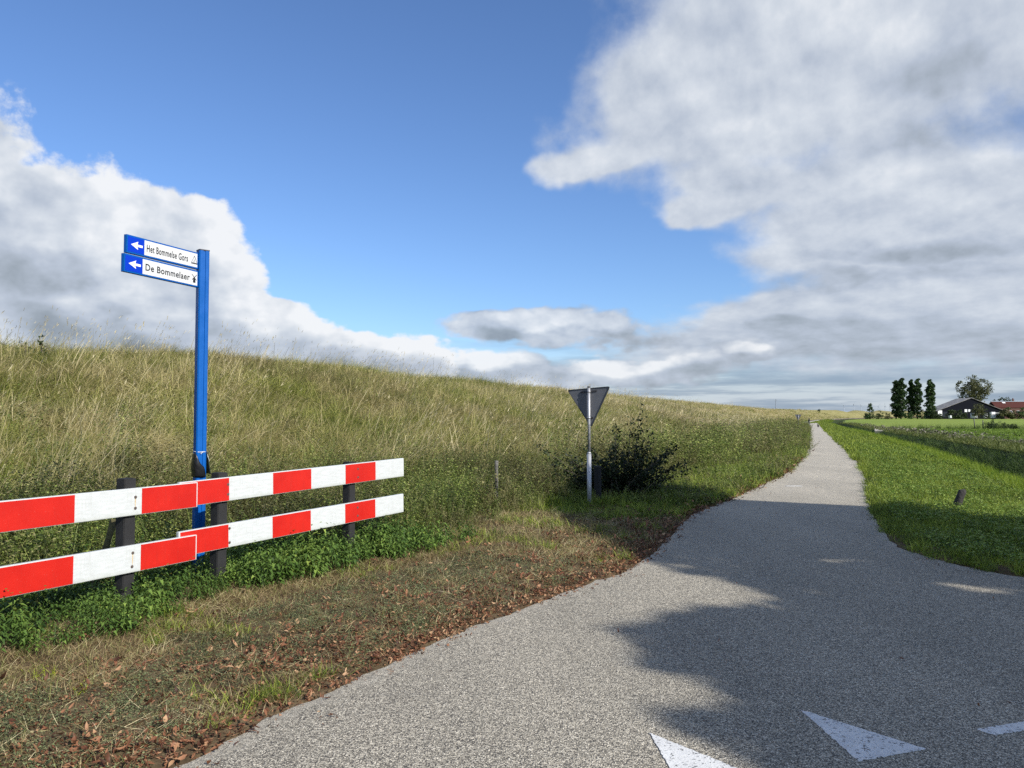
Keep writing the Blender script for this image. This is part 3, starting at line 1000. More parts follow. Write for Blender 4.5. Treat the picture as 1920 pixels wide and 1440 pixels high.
def cand(dens0, r0, r1, rfull, amax=42, amin=-42, power=2.0):
    "points in a sector; density dens0 per m2 up to rfull, falling as (rfull/r)^power beyond"
    r_edges = np.geomspace(r0, r1, 60)
    out = []
    for a, b in zip(r_edges[:-1], r_edges[1:]):
        rm = (a + b) / 2
        d = dens0 * min(1, (rfull / rm) ** power)
        area = 0.5 * (b * b - a * a) * R(amax - amin)
        n = rng.poisson(d * area)
        rr = np.sqrt(rng.uniform(a * a, b * b, n)); th = np.radians(rng.uniform(amin, amax, n))
        out.append(np.c_[rr * np.sin(th), rr * np.cos(th)])
    return np.vstack(out)

def fbm(x, y, s, seed=0.0):
    return np.array([mnoise.fractal(Vector((a * s + seed, b * s - seed, seed)), 1.0, 2.0, 3) for a, b in zip(x, y)])

def plant_all():
    tot = {}
    def sc_(name, srcs, P, z, sel, scale, label, cat, rz=None, tilt=0.12, dz=0.0):
        x, y = P[sel, 0], P[sel, 1]
        Z = height(x, y, tuple(q[sel] for q in z)) + dz
        s = scale(x, y) if callable(scale) else scale * rng.uniform(0.75, 1.3, len(x))
        if rz is not None: rz = rng.normal(rz[0], rz[1], len(x))
        ob = scatter(name, srcs, x, y, Z, s, rz, tilt)
        if ob: tag(ob, label, cat, kind='stuff')
        tot[name] = len(x)
    def far_s(base, r0, p=0.55, cap=3.0):
        return lambda x, y: base * rng.uniform(0.7, 1.35, len(x)) * np.clip((np.hypot(x, y) / r0) ** p, 1, cap)

    # --- dike, three distances
    near = src(s_dike(0, 85, (0.25, 0.7), (0.004, 0.007), 0.18, 0.8), 6, 'grass_tuft', M['g_green'])
    mid = src(s_dike(0, 85, (0.25, 0.7), (0.006, 0.012), 0.28, 0.8), 6, 'grass_tuft', M['g_green'])
    farg = src(s_dike(0, 46, (0.35, 0.8), (0.022, 0.05), 0.45, 0.6), 5, 'grass_tuft', M['g_far'])
    stn = src(s_stalk(9, (0.6, 1.3), 0.0045), 5, 'grass_stalk', M['g_straw'])
    stm = src(s_stalk(7, (0.6, 1.35), 0.011, rad=0.35), 5, 'grass_stalk', M['g_straw'])
    stf = src(s_stalk(14, (0.6, 1.1), 0.02, rad=0.7), 5, 'grass_stalk', M['g_straw'])
    P = cand(16, 7, 620, 16, 42, -42, 1.55)
    z = zones(P[:, 0], P[:, 1]); rr = np.hypot(*P.T)
    on = (z[2] > 1.3) & (z[3] < 3.5) & (P[:, 1] > 3)
    sc_('dike_grass_near', near, P, z, on & (rr < 17), 1.0, 'long tangled green and straw grass on the near dike slope behind the barrier', 'grass', (0.15, 0.7))
    sc_('dike_grass_middle', mid, P, z, on & (rr >= 17) & (rr < 60), far_s(1.0, 17, 0.25, 1.5), 'long wind-combed grass on the dike slope either side of the blue signpost', 'grass', (0.15, 0.6))
    sc_('dike_grass_far', farg, P, z, on & (rr >= 60), far_s(0.9, 60, 0.22, 1.5), 'pale dry grass covering the distant dike along the road', 'grass', (0.15, 0.6))
    P = cand(2.6, 7, 450, 13, 42, -42, 1.45)
    z = zones(P[:, 0], P[:, 1]); rr = np.hypot(*P.T)
    on = (z[2] > 1.5) & (z[3] < 3.5) & (P[:, 1] > 3) & (fbm(P[:, 0], P[:, 1], 0.28, 5) > rng.uniform(-0.35, 0.3, len(P)))
    sc_('straw_stalks_near', stn, P, z, on & (rr < 17), 1.0, 'tall bleached grass stalks leaning with the wind on the near slope', 'grass', (0.1, 0.45))
    sc_('straw_stalks_middle', stm, P, z, on & (rr >= 17) & (rr < 60), far_s(0.9, 17, 0.15, 1.3), 'bleached seed stalks standing along the dike crest against the sky', 'grass', (0.1, 0.45))
    sc_('straw_stalks_far', stf, P, z, on & (rr >= 60), far_s(0.85, 60, 0.15, 1.3), 'bleached stalks on the far part of the dike', 'grass', (0.1, 0.45))
    # --- leafy weeds along the toe
    hn = src(s_herb(15, (0.18, 0.62), 28, (0.032, 0.066), 0.24), 6, 'weed_plant', M['herb'])
    hf = src(s_herb(12, (0.3, 0.8), 14, (0.06, 0.11), 0.35), 5, 'weed_plant', M['herb'])
    P = cand(20, 4.5, 140, 15, 42, -44, 1.3)
    z = zones(P[:, 0], P[:, 1]); rr = np.hypot(*P.T)
    nn = fbm(P[:, 0], P[:, 1], 0.35, 2)
    up = 2.6 + 1.9 * nn + 1.5 * np.clip((12 - P[:, 1]) / 6, 0, 1) - 1.0 * np.clip((P[:, 1] - 18) / 15, 0, 1)
    dW, _ = pl_signed(P, WEEDS)
    on = (dW > 0.25 * nn) & (z[2] < up)
    dens = rng.random(len(P)) < np.clip(1.25 - np.clip(z[2], 0, 9) / 4.5, 0.1, 1)
    wscale = lambda x, y: rng.uniform(0.7, 1.25, len(x)) * np.clip(0.45 + 0.7 * pl_signed(np.c_[x, y], WEEDS)[0], 0.4, 1.0)
    sc_('weeds_near', hn, P, z, on & dens & (rr < 19), wscale, 'dense leafy weeds and bramble along the dike foot behind the barrier', 'weeds')
    sc_('weeds_far', hf, P, z, on & dens & (rr >= 19), far_s(1.0, 20, 0.2, 1.4), 'leafy weeds along the dike foot beyond the give way sign', 'weeds')
    nb = fbm(P[:, 0], P[:, 1], 0.22, 19)
    sel = (z[2] >= up) & (z[2] < 11) & (rng.random(len(P)) < np.where(nb > 0.15, 0.30, 0.03) * np.clip(1.3 - z[2] / 10, 0, 1)) & (rr < 60)
    sc_('weeds_scattered', hn, P, z, sel, 1.1, 'single dark weeds poking through the grass low on the slope', 'weeds')
    # --- nettles along the barrier
    nt = src(s_nettle(), 6, 'nettle_plant', M['nettle'])
    P = cand(75, 3.4, 13, 20, 20, -46, 1)
    z = zones(P[:, 0], P[:, 1])
    NL = np.array([(-7, -1.5), (-4.3, 2.6), (-3.55, 4.2), (-2.95, 5.3), (-2.5, 6.5), (-1.65, 7.7), (-0.75, 9.3)])
    dN, _ = pl_signed(P, NL)
    nz = fbm(P[:, 0], P[:, 1], 1.2, 8)
    ok = (dN > 0.0 + 0.22 * nz) & (dN < 1.6 + 0.4 * nz) & (P[:, 1] < 9.6 + 0.5 * nz)
    sc_('nettles', nt, P, z, ok, lambda x, y: rng.uniform(0.75, 1.25, len(x)) * np.clip(0.55 + (y - 4) * 0.14, 0.6, 1) * (0.93 + 0.45 * fbm(x, y, 1.7, 31)), 'bright green stinging nettles growing under the red and white barrier', 'nettles')
    P2 = np.array([(-2.28, 3.25), (-2.45, 3.1), (-2.2, 3.05), (-2.35, 3.35), (-2.5, 3.4), (-2.12, 3.2)])
    z2 = zones(P2[:, 0], P2[:, 1])
    sc_('nettle_patch', nt, P2, z2, np.ones(6, bool), 0.55, 'small nettle patch on bare verge at bottom left corner', 'nettles')
    yl = src(s_herb(7, (0.1, 0.22), 12, (0.02, 0.035), 0.09), 3, 'yellow_shoot', M['yellow'])
    YP = np.array([gnd(60, 1290), gnd(98, 1288), gnd(90, 1295), gnd(155, 1318), gnd(510, 1070), gnd(530, 1068), gnd(495, 1072)])
    zy = zones(YP[:, 0], YP[:, 1])
    sc_('yellow_shoots', yl, YP, zy, np.ones(len(YP), bool), lambda x, y: np.where(y > 6, 1.3, 0.4), 'yellow-green shoots standing out of the verge and the nettles', 'weeds')
    # --- mown verge between weeds and road
    dry = src(s_short(50, (0.03, 0.12), (0.002, 0.005), 0.10, 0.9), 6, 'dry_tuft', M['g_dry'])
    strw = src(s_straw(18), 5, 'straw_bits', M['g_straw'])
    dl = src(s_deadleaf(8), 8, 'dead_leaf', M['litter'])
    lw = src(s_flatleaf(70, (0.008, 0.026), 0.11, 0.06), 5, 'creeping_weed', M['low'])
    gt = src(s_short(30, (0.04, 0.13), (0.003, 0.006), 0.07, 0.7), 5, 'grass_tuft', M['g_short'])
    P = cand(330, 2.4, 40, 5.0, 30, -47, 1.5)
    z = zones(P[:, 0], P[:, 1])
    dN, _ = pl_signed(P, NL)
    dW, _ = pl_signed(P, WEEDS)
    side = (z[0] > -0.02) & (dW < 0.5) & ((dN < 0.5) | (P[:, 1] > 9.2))
    nz = fbm(P[:, 0], P[:, 1], 1.1, 3); nz2 = fbm(P[:, 0], P[:, 1], 0.6, 11)
    u = rng.random(len(P))
    edge = z[0]
    shade = P[:, 1] > 12.5
    p_leaf = np.clip(0.60 - 0.40 * edge + 0.6 * nz, 0.06, 0.6)
    p_leaf = np.where(P[:, 1] > 16, p_leaf * 0.35, p_leaf)
    is_leaf = side & (u < p_leaf * np.where(P[:, 1] > 11.5, 0.5, 1))
    far_sc = lambda b: (lambda x, y: b * rng.uniform(0.6, 1.3, len(x)) * np.clip((np.hypot(x, y) / 6) ** 0.6, 1, 3))
    sc_('fallen_leaves', dl, P, z, is_leaf, far_sc(0.85), 'brown fallen leaves lying on the verge along the asphalt edge', 'fallen leaves', tilt=0.25)
    rest = side & ~is_leaf & (edge > 0.12)
    u2 = rng.random(len(P))
    lwz = (nz2 > -0.2) & (edge < 1.7) & (P[:, 1] < 9)
    sc_('creeping_weeds', lw, P, z, rest & lwz & (u2 > 0.3), far_sc(0.8), 'grey-green creeping weeds on the bare verge', 'weeds')
    green = (nz < -0.22) & ~lwz 
    sc_('verge_tufts', gt, P, z, rest & green & (u2 < 0.40), far_sc(0.85), 'green grass tufts on the verge between nettles and road', 'grass')
    lush = (P[:, 1] + 0.35 * P[:, 0] > 12.3 + 1.2 * nz)
    sc_('shaded_verge_grass', gt, P, z, rest & lush & (u2 < 0.85), far_sc(1.0), 'dark green grass on the shaded verge round the give way sign', 'grass')
    rest = rest & ~lush
    sc_('mown_grass', dry, P, z, rest & (u2 < np.where(lwz, 0.22, np.where(green, 0.6, 0.8))), far_sc(0.85), 'short tan mown grass on the verge', 'grass')
    sc_('straw_litter', strw, P, z, side & ~lush & (u < 0.55) & (edge > 0.2) & (u2 > 0.72) , far_sc(0.75), 'loose straw lying on the verge', 'straw', tilt=0.1)
    P = cand(420, 2.4, 30, 6.0, 34, -40, 1.5)
    z = zones(P[:, 0], P[:, 1])
    ok = (z[0] > -0.03) & (rng.random(len(P)) < np.exp(-np.clip(z[0], 0, 9) / 0.42) * np.where(P[:, 1] < 5, 0.55, 1))
    sc_('edge_leaves', dl, P, z, ok, lambda x, y: rng.uniform(0.45, 0.95, len(x)) * np.clip((np.hypot(x, y) / 6) ** 0.6, 1, 3), 'drift of brown leaves packed along the left road edge', 'fallen leaves', tilt=0.25)
    # crumbs out on the asphalt edge
    P = cand(30, 2.4, 22, 9, 40, -30, 1.3)
    z = zones(P[:, 0], P[:, 1])
    e = np.where(abs(z[0]) < abs(z[1]), -z[0], -z[1])
    ok = (e > -0.02) & (rng.random(len(P)) < np.exp(-np.clip(e, 0, 9) / 0.10))
    ob_x = P[ok]
    ob = scatter('leaf_crumbs', dl, ob_x[:, 0], ob_x[:, 1], groad(ob_x[:, 1]) + 0.008, rng.uniform(0.3, 0.6, ok.sum()), None, 0.1)
    tag(ob, 'leaf crumbs scattered onto the edge of the asphalt', 'fallen leaves', kind='stuff')
    P = cand(0.9, 2.6, 20, 20, 36, -30, 1)
    z = zones(P[:, 0], P[:, 1])
    one = src(s_deadleaf(1, 0.02), 6, 'dead_leaf', M['litter'])
    ok = (z[0] < -0.1) & (z[1] < -0.1)
    ob = scatter('stray_leaves', one, P[ok, 0], P[ok, 1], groad(P[ok, 1]) + 0.008, rng.uniform(0.5, 1.0, ok.sum()), None, 0.1)
    tag(ob, 'stray dead leaves lying singly on the asphalt', 'fallen leaves', kind='stuff')
    # left roadside green strip far on
    fs = src(s_short(46, (0.06, 0.2), (0.006, 0.012), 0.14, 0.6), 4, 'grass_tuft', M['g_short']) + src(s_herb(9, (0.06, 0.2), 16, (0.03, 0.06), 0.2), 3, 'roadside_weed', M['herb'])
    P = cand(60, 10, 330, 16, 36, -6, 1.7)
    z = zones(P[:, 0], P[:, 1])
    ok = (z[0] > 0.08) & (pl_signed(P, WEEDS)[0] < 0.4) & (P[:, 1] > 13.5)
    sc_('roadside_grass', fs, P, z, ok, far_s(0.9, 14, 0.55, 4), 'green grass strip between the road and the dike weeds', 'grass')
    # --- right verge
    vg = src(s_short(60, (0.05, 0.17), (0.004, 0.009), 0.12, 0.7), 6, 'grass_tuft', M['g_short'])
    vgf = src(s_short(50, (0.08, 0.2), (0.014, 0.03), 0.22, 0.7), 5, 'grass_tuft', M['g_short'])
    cl = src(s_flatleaf(18, (0.025, 0.06), 0.14, 0.12), 5, 'clover', foliage('clover_leaves', [(0, (0.04, 0.085, 0.014)), (0.5, (0.14, 0.235, 0.03)), (1, (0.38, 0.48, 0.11))], 0.9, 0.3, spec=0.35, rough=0.5))
    P = cand(150, 6, 420, 14, 40, 12, 1.75)
    z = zones(P[:, 0], P[:, 1]); rr = np.hypot(*P.T)
    nz = fbm(P[:, 0], P[:, 1], 0.9, 4)
    v = (z[1] > 0.05 + 0.05 * nz) & (z[1] < 3.5)
    u = rng.random(len(P))
    sc_('right_verge_grass', vg, P, z, v & (rr < 30) & (u < 0.55), far_s(0.9, 12, 0.35, 2), 'short lush grass on the verge right of the road', 'grass')
    sc_('right_verge_grass_far', vgf, P, z, v & (rr >= 30), far_s(0.9, 30, 0.45, 3), 'green grass verge along the distant right side of the road', 'grass')
    sc_('clover', cl, P, z, v & (rr < 45) & (u > 0.5) & (z[1] > 0.3) & (nz > -0.25), far_s(1.0, 12, 0.4, 2), 'clover and broad leaves among the right verge grass', 'clover')
    br = src(s_short(44, (0.10, 0.28), (0.005, 0.011), 0.12, 0.35), 5, 'bank_tuft', M['g_bright'])
    v = (z[1] > 3.0) & (z[1] < 4.2) & (u < 0.7)
    sc_('bank_edge_grass', br, P, z, v, far_s(0.85, 12, 0.45, 2.6), 'bright yellow-green grass along the near lip of the ditch', 'grass')
    rd = src(s_herb(9, (0.25, 0.7), 13, (0.05, 0.10), 0.25), 5, 'ditch_plant', M['reed'])
    rg = src(s_dike(0, 40, (0.3, 0.8), (0.008, 0.018), 0.2, 0.35), 5, 'ditch_grass', M['reed'])
    P = cand(14, 12, 200, 30, 40, 12, 1.5)
    z = zones(P[:, 0], P[:, 1])
    u = rng.random(len(P))
    v = (z[1] > 5.2) & (z[1] < 7.7)
    dsc = lambda b: (lambda x, y: b * rng.uniform(0.7, 1.3, len(x)) * np.clip((np.hypot(x, y) / 30) ** 0.3, 1, 1.8) * np.clip(1.0 - 0.30 * (-pl_signed(np.c_[x, y], RP)[0] - 6.0), 0.42, 1.0))
    sc_('ditch_weeds', rd, P, z, v & (u < 0.55), dsc(0.95), 'dark green weeds covering the far ditch bank', 'weeds')
    sc_('ditch_grass', rg, P, z, v & (u > 0.55), dsc(0.85), 'dark tall grass on the far ditch bank', 'grass')
    P = cand(30, 20, 260, 35, 40, 12, 1.7)
    z = zones(P[:, 0], P[:, 1])
    mg = src(s_short(50, (0.08, 0.25), (0.012, 0.03), 0.22, 0.8), 5, 'margin_tuft', foliage('field_margin_grass', [(0, (0.05, 0.075, 0.014)), (0.5, (0.12, 0.15, 0.032)), (1, (0.24, 0.25, 0.08))], 0.5, 0.3))
    sc_('field_margin_grass', mg, P, z, (z[1] > 8.0) & (z[1] < 9.9), far_s(1.0, 30, 0.4, 3), 'dull green grass strip between the ditch and the field', 'grass')
    # pale clods along the field edge
    sd = src(s_deadleaf(16, 0.3), 4, 'clod', foliage('dry_clods', [(0, (0.07, 0.06, 0.042)), (1, (0.26, 0.24, 0.18))], 0.5, 0.05))
    sc_('field_edge_clods', sd, P, z, (z[1] > 9.9) & (z[1] < 10.7) & (P[:, 1] > 40), lambda x, y: rng.uniform(1.8, 4.0, len(x)) * np.clip(y / 40, 1, 2), 'pale dry clods and straw lying along the field edge', 'straw', dz=0.03)
    # crop
    cr = src(s_flatleaf(26, (0.10, 0.2), 0.3, 0.12), 5, 'crop_plant', M['crop'])
    P = cand(9, 30, 134, 45, 40, 16, 1.2)
    z = zones(P[:, 0], P[:, 1])
    v = (z[1] > 10.9) & (P[:, 1] < 131)
    sc_('crop', cr, P, z, v, far_s(1.0, 45, 0.3, 2), 'leafy green crop filling the nearer field', 'crop')
    # dark strip of weeds along the cross ditch
    n = 900
    X = rng.uniform(66, 150, n); Y = 134 + rng.normal(0, 0.7, n) + (X - 66) * 0.0
    z = zones(X, Y)
    sc_('cross_ditch_weeds', rd, np.c_[X, Y], z, (z[1] > 10), 1.1, 'dark line of weeds along the cross ditch between two fields', 'weeds')
    print('SCATTER', tot, sum(tot.values()))
plant_all()

# ================================================================== things
def zat(x, y):
    return float(height([x], [y])[0])

# ------------------------------------------------------------------ road markings
def marking(name, pts, label, cat, group=None):
    P = []
    for a, b in zip(pts, pts[1:] + pts[:1]):
        a = np.array(a); b = np.array(b); d = np.linalg.norm(b - a); n = max(2, int(d / 0.012))
        t = (b - a) / d; nn = np.array([-t[1], t[0]])
        for i in range(n):
            p = a + (b - a) * i / n
            P.append(p + nn * (mnoise.fractal(Vector((p[0] * 45, p[1] * 45, 1)), 1, 2, 3) * 0.008))
    c = np.mean(P, 0)
    bm = bmesh.new()
    vs = [bm.verts.new((p[0] - c[0], p[1] - c[1], 0)) for p in P]
    f = bm.faces.new(vs)
    r = bmesh.ops.extrude_face_region(bm, geom=[f])
    bmesh.ops.translate(bm, vec=(0, 0, 0.003), verts=[v for v in r['geom'] if isinstance(v, bmesh.types.BMVert)])
    bmesh.ops.recalc_face_normals(bm, faces=bm.faces)
    o = link(name, bm_mesh(name, bm), M['paint'], loc=(c[0], c[1], 0.0075))
    return tag(o, label, cat, group)

G2 = lambda px, py: np.array(gnd(px, py, 0.01))
apex, b1, b2 = G2(1500, 1330), G2(1610, 1427), G2(1736, 1404)
marking('yield_triangle', [apex, b1, b2], 'whole white give way triangle painted on the shaded asphalt, point towards the far road', 'road marking', 'row of give way triangles')
ap1 = G2(1218, 1374)
off = ap1 - apex
tri = [apex + off, b1 + off, b2 + off]
marking('yield_triangle', tri, 'white give way triangle cut by the bottom edge of the picture, half in sunlight', 'road marking', 'row of give way triangles')
d0 = (apex - ap1) / np.linalg.norm(apex - ap1)
q0, q1 = G2(1830, 1367), G2(1866, 1378)
w_ = q1 - q0
u_ = G2(1920, 1353) - q0; u_ /= np.linalg.norm(u_)
marking('edge_dash', [q0, q1, q1 + u_ * 1.0, q0 + u_ * 1.0], 'white painted dash at the right edge of the picture, beside the give way triangles', 'road marking')
sp = gnd(1487, 912)
marking('small_dash', [np.array(sp) + d for d in (np.array((-0.16, -0.05)), np.array((0.2, -0.05)), np.array((0.2, 0.05)), np.array((-0.16, 0.05)))],
        'tiny pale mark lying across the sunlit lane far from the triangles', 'road marking')

# ------------------------------------------------------------------ barrier
HS = 0.22
def plan(line, px):
    "point of a map line (p0, p1) seen at photo column px"
    k = (px - 960) / F / math.cos(PITCH)
    (x0, y0), (x1, y1) = line
    t = (k * y0 - x0) / ((x1 - x0) - k * (y1 - y0))
    return t
def zpix(px, py, y): return at(px, py, y)[2]
YL, YR, Y0 = 6.77, 9.20, 5.28
A_l = at(371, 901, YL); A_r = at(757, 859, YR)
A_lb = at(371, 1040.5, YL); A_rb = at(757, 961.5, YR)
line_r = ((A_l[0], A_l[1]), (A_r[0], A_r[1]))
B_r = at(371, 904, YL - 0.03); B_l = at(0, 940, Y0); B_rb = at(371, 1049.5, YL - 0.03); B_lb = at(0, 1126, Y0)
fence = empty('barrier_fence', (A_l[0], A_l[1], 0))
tag(fence, 'low barrier of red and white striped rails on black posts below the dike', 'barrier')
fence_inv = Matrix.Translation(-Vector(fence.location))
TH = 0.035

def rail(p0, p1, z0t, z1t, hgt, bands, bolts, label, stain=False):
    """rail whose top front edge runs from p0 to p1 (map points) at heights z0t..z1t; bands and bolts in fractions along it"""
    p0 = Vector((*p0, z0t)); p1 = Vector((*p1, z1t))
    d = (p1 - p0); Lr = d.length; ex = d.normalized()
    nrm = Vector((ex.y, -ex.x, 0)).normalized()          # towards the road
    ez = nrm.cross(ex) * -1
    if ez.z < 0: ez = -ez
    rot = Matrix((ex, nrm, ez)).transposed().to_4x4()
    bm = bmesh.new()
    bm_box(bm, Lr, TH, hgt, (Lr / 2, -TH / 2, -hgt / 2), 0.003)
    bmesh.ops.recalc_face_normals(bm, faces=bm.faces)
    o = link('rail', bm_mesh('rail', bm), M['rail'], fence)
    o.matrix_parent_inverse = Matrix.Identity(4)
    mw = Matrix.Translation(p0 - Vector(fence.location)) @ rot
    o.matrix_basis = mw
    o['label'] = label
    for a, b in bands:
        bm = bmesh.new()
        a_, b_ = a * Lr, b * Lr
        bm_box(bm, b_ - a_, 0.0016, hgt - 0.011, ((a_ + b_) / 2, 0.0009, -hgt / 2 - 0.001))
        link('red_band', bm_mesh('red_band', bm), M['red'], o)
    for t, zz in bolts:
        bm = bmesh.new()
        rx = Matrix.Rotation(-math.pi / 2, 4, 'X')
        bm_cyl(bm, 0.012, 0.012, 0.003, (0, 0.002, 0), 14, rx)
        bm_cyl(bm, 0.0085, 0.006, 0.008, (0, 0.0065, 0), 8, rx)
        link('bolt', bm_mesh('bolt', bm), M['bolt'], o, (t * Lr, 0.001, -hgt * zz))
    if stain:
        t = bolts[0][0]
        pts = [(t * Lr - 0.004, -hgt * 0.34), (t * Lr + 0.006, -hgt * 0.33), (t * Lr + 0.004, -hgt * 0.55), (t * Lr + 0.002, -hgt * 0.72), (t * Lr - 0.003, -hgt * 0.70), (t * Lr - 0.005, -hgt * 0.5)]
        bm = bmesh.new()
        bm.faces.new([bm.verts.new((x, 0.0008, z)) for x, z in pts])
        link('rust_streak', bm_mesh('rust_streak', bm), M['rust'], o)
    return o

# right pair starts behind the left pair
t0 = plan(line_r, 340)
dvec = Vector(line_r[1]) - Vector(line_r[0])
def on_r(t): return Vector(line_r[0]) + dvec * t
def lerp(a, b, t): return a + (b - a) * t
def frac_r(px): return (plan(line_r, px) - t0) / (1 - t0)
hR = (A_r[2] - A_rb[2]) * 0 + 0.215
zt = [lerp(A_l[2], A_r[2], t0), A_r[2]]
low_off = (A_l[2] - at(371, 992, YL)[2])
b_pl = [(-0.0 + 0.012 / 2.6, frac_r(432)), (frac_r(514), frac_r(585)), (frac_r(649), frac_r(705))]
rail(on_r(t0), on_r(1), zt[0], zt[1], hR, b_pl, [(frac_r(430), 0.3), (frac_r(430), 0.72), (frac_r(672), 0.3), (frac_r(672), 0.72)], 'upper striped rail of the right-hand pair')
rail(on_r(t0), on_r(1), zt[0] - low_off, zt[1] - low_off, hR, b_pl, [(frac_r(434), 0.2), (frac_r(434), 0.8), (frac_r(672), 0.3), (frac_r(672), 0.72)], 'lower striped rail of the right-hand pair')
# left pair, in front
dL_ = (Vector(line_r[1]) - Vector(line_r[0])).normalized()
nL = Vector((dL_.y, -dL_.x))
e1 = Vector((B_r[0], B_r[1]))
line_l = ((B_l[0], B_l[1]), (e1.x, e1.y))
v = (Vector(line_l[1]) - Vector(line_l[0]))
ext = 1.5 / v.length
def on_l(t): return Vector(line_l[0]) + v * t
def frac_l(px): return (plan(line_l, px) + ext) / (1 + ext)
zl0, zl1 = lerp(B_l[2], B_r[2], -ext), B_r[2]
lo0 = B_l[2] - at(0, 1064, Y0)[2]; lo1 = B_r[2] - at(371, 1002.5, YL - 0.03)[2]
f145, f270 = frac_l(145), frac_l(270)
wq = f270 - f145
bl_ = [(max(f145 - wq * 1.15, 0.3) if False else f145 - wq * 1.1, f145), (f270, 1.0 - 0.004), (0.002, f145 - wq * 2.1)]
bl_ = [b for b in bl_ if b[1] > b[0]]
rail(on_l(-ext), on_l(1), zl0, zl1, hR, bl_, [(frac_l(258), 0.33), (frac_l(258), 0.74)], 'upper striped rail of the left-hand pair, overlapping the right one', True)
rail(on_l(-ext), on_l(1), zl0 - lerp(lo0, lo1, -ext), zl1 - lo1, hR, bl_, [(frac_l(255), 0.28), (frac_l(254), 0.78)], 'lower striped rail of the left-hand pair, overlapping the right one', True)

def fpost(line, px, topz, size=0.105, back=TH, name='post', lbl=None):
    t = plan(line, px)
    p = Vector(line[0]) + (Vector(line[1]) - Vector(line[0])) * t
    d = (Vector(line[1]) - Vector(line[0])).normalized()
    n = Vector((-d.y, d.x))
    c = p + n * (back + size / 2 + 0.001)
    bm = bmesh.new()
    bm_box(bm, size, size, topz + 0.35, (0, 0, (topz - 0.35) / 2), 0.006)
    bmesh.ops.recalc_face_normals(bm, faces=bm.faces)
    o = link(name, bm_mesh(name, bm), M['post_plastic'], fence, (c.x - fence.location.x, c.y - fence.location.y, 0), (0, 0, math.atan2(d.y, d.x)))
    return o
fpost(line_l, 254, at(250, 899, 6.1)[2], lbl='')
fpost(line_r, 426, at(425, 884, 7.2)[2])
fpost(line_r, 667, at(665, 865, 8.6)[2], 0.10)
fpost(line_l, -420, 0.98)

# ------------------------------------------------------------------ mossy stake behind the first post
def stake(name, px0, py0, px1, py1, y0, y1, r, mat, label, cat, seg=9, zb=None):
    a = Vector(at(px0, py0, y0)); b = Vector(at(px1, py1, y1))
    g = zat(a.x, a.y) - 0.1
    a = a + (a - b) * ((a.z - g) / max(b.z - a.z, 1e-3))
    bm = bmesh.new()
    n = 5
    pts = [a.lerp(b, i / n) - a for i in range(n + 1)]
    tube(bm, pts, [r * (1 + 0.12 * math.sin(3 * i)) for i in range(n + 1)], seg)
    for v_ in bm.verts:
        v_.co += Vector((mnoise.noise(v_.co * 20), mnoise.noise(v_.co * 20 + Vector((9, 0, 0))), mnoise.noise(v_.co * 17 + Vector((0, 9, 0))))) * r * 0.25
    o = link(name, bm_mesh(name, bm, True), mat, loc=a)
    return tag(o, label, cat)
stake('wooden_stake', 200, 1022, 214, 975, 6.55, 6.65, 0.030, M['mossy'], 'leaning mossy wooden stake behind the first barrier post', 'stake')
stake('grey_stake', 931, 905, 931, 864, 12.9, 12.9, 0.032, M['oldwood'], 'short grey stake half hidden in weeds beyond the right end of the barrier', 'stake')

# ------------------------------------------------------------------ blue signpost
YP_ = 7.55
pb = at(377, 700, YP_)
sp_ = empty('signpost', (pb[0], pb[1], 0), R(42))
tag(sp_, 'tall blue signpost with two finger boards standing behind the striped barrier', 'signpost')
ptop = at(377, 470, YP_)[2]
w2, d2 = 0.044, 0.062
prof = []
c_ = 0.010
ax, ay = 0.050, 0.047
outl = [(-ax, -ay + c_), (-ax + c_, -ay), (-0.012, -ay), (-0.009, -ay + 0.007), (0.009, -ay + 0.007), (0.012, -ay), (ax - c_, -ay), (ax, -ay + c_),
        (ax, ay - c_), (ax - c_, ay), (-ax + c_, ay), (-ax, ay - c_)]
bm = bmesh.new()
bm_prism(bm, outl, -0.3, ptop - 0.006)
bmesh.ops.recalc_face_normals(bm, faces=bm.faces)
link('pole', bm_mesh('pole', bm), M['blue'], sp_)
bm = bmesh.new()
bm_prism(bm, [(x * 1.04, y * 1.04) for x, y in [(-ax, -ay + c_), (-ax + c_, -ay), (ax - c_, -ay), (ax, -ay + c_), (ax, ay - c_), (ax - c_, ay), (-ax + c_, ay), (-ax, ay - c_)]], ptop - 0.006, ptop + 0.004)
bmesh.ops.recalc_face_normals(bm, faces=bm.faces)
link('cap', bm_mesh('cap', bm), M['plate_rim'], sp_)

def text_mesh(s, width, height_, bold=0.0):
    cu = bpy.data.curves.new('text', 'FONT')
    cu.body = s
    cu.size = 1.0
    cu.offset = bold
    cu.resolution_u = 4
    cu.space_character = 1.08
    o = bpy.data.objects.new('text_tmp', cu)
    C.objects.link(o)
    dg = bpy.context.evaluated_depsgraph_get()
    me = bpy.data.meshes.new_from_object(o.evaluated_get(dg))
    bpy.data.objects.remove(o)
    V = np.array([v.co for v in me.vertices])
    lo, hi = V.min(0), V.max(0)
    cap = 0.72
    V[:, 0] = (V[:, 0] - lo[0]) / (hi[0] - lo[0]) * width
    V[:, 1] = (V[:, 1]) / cap * height_
    me.vertices.foreach_set('co', V.astype(np.float32).ravel())
    me.update()
    return me

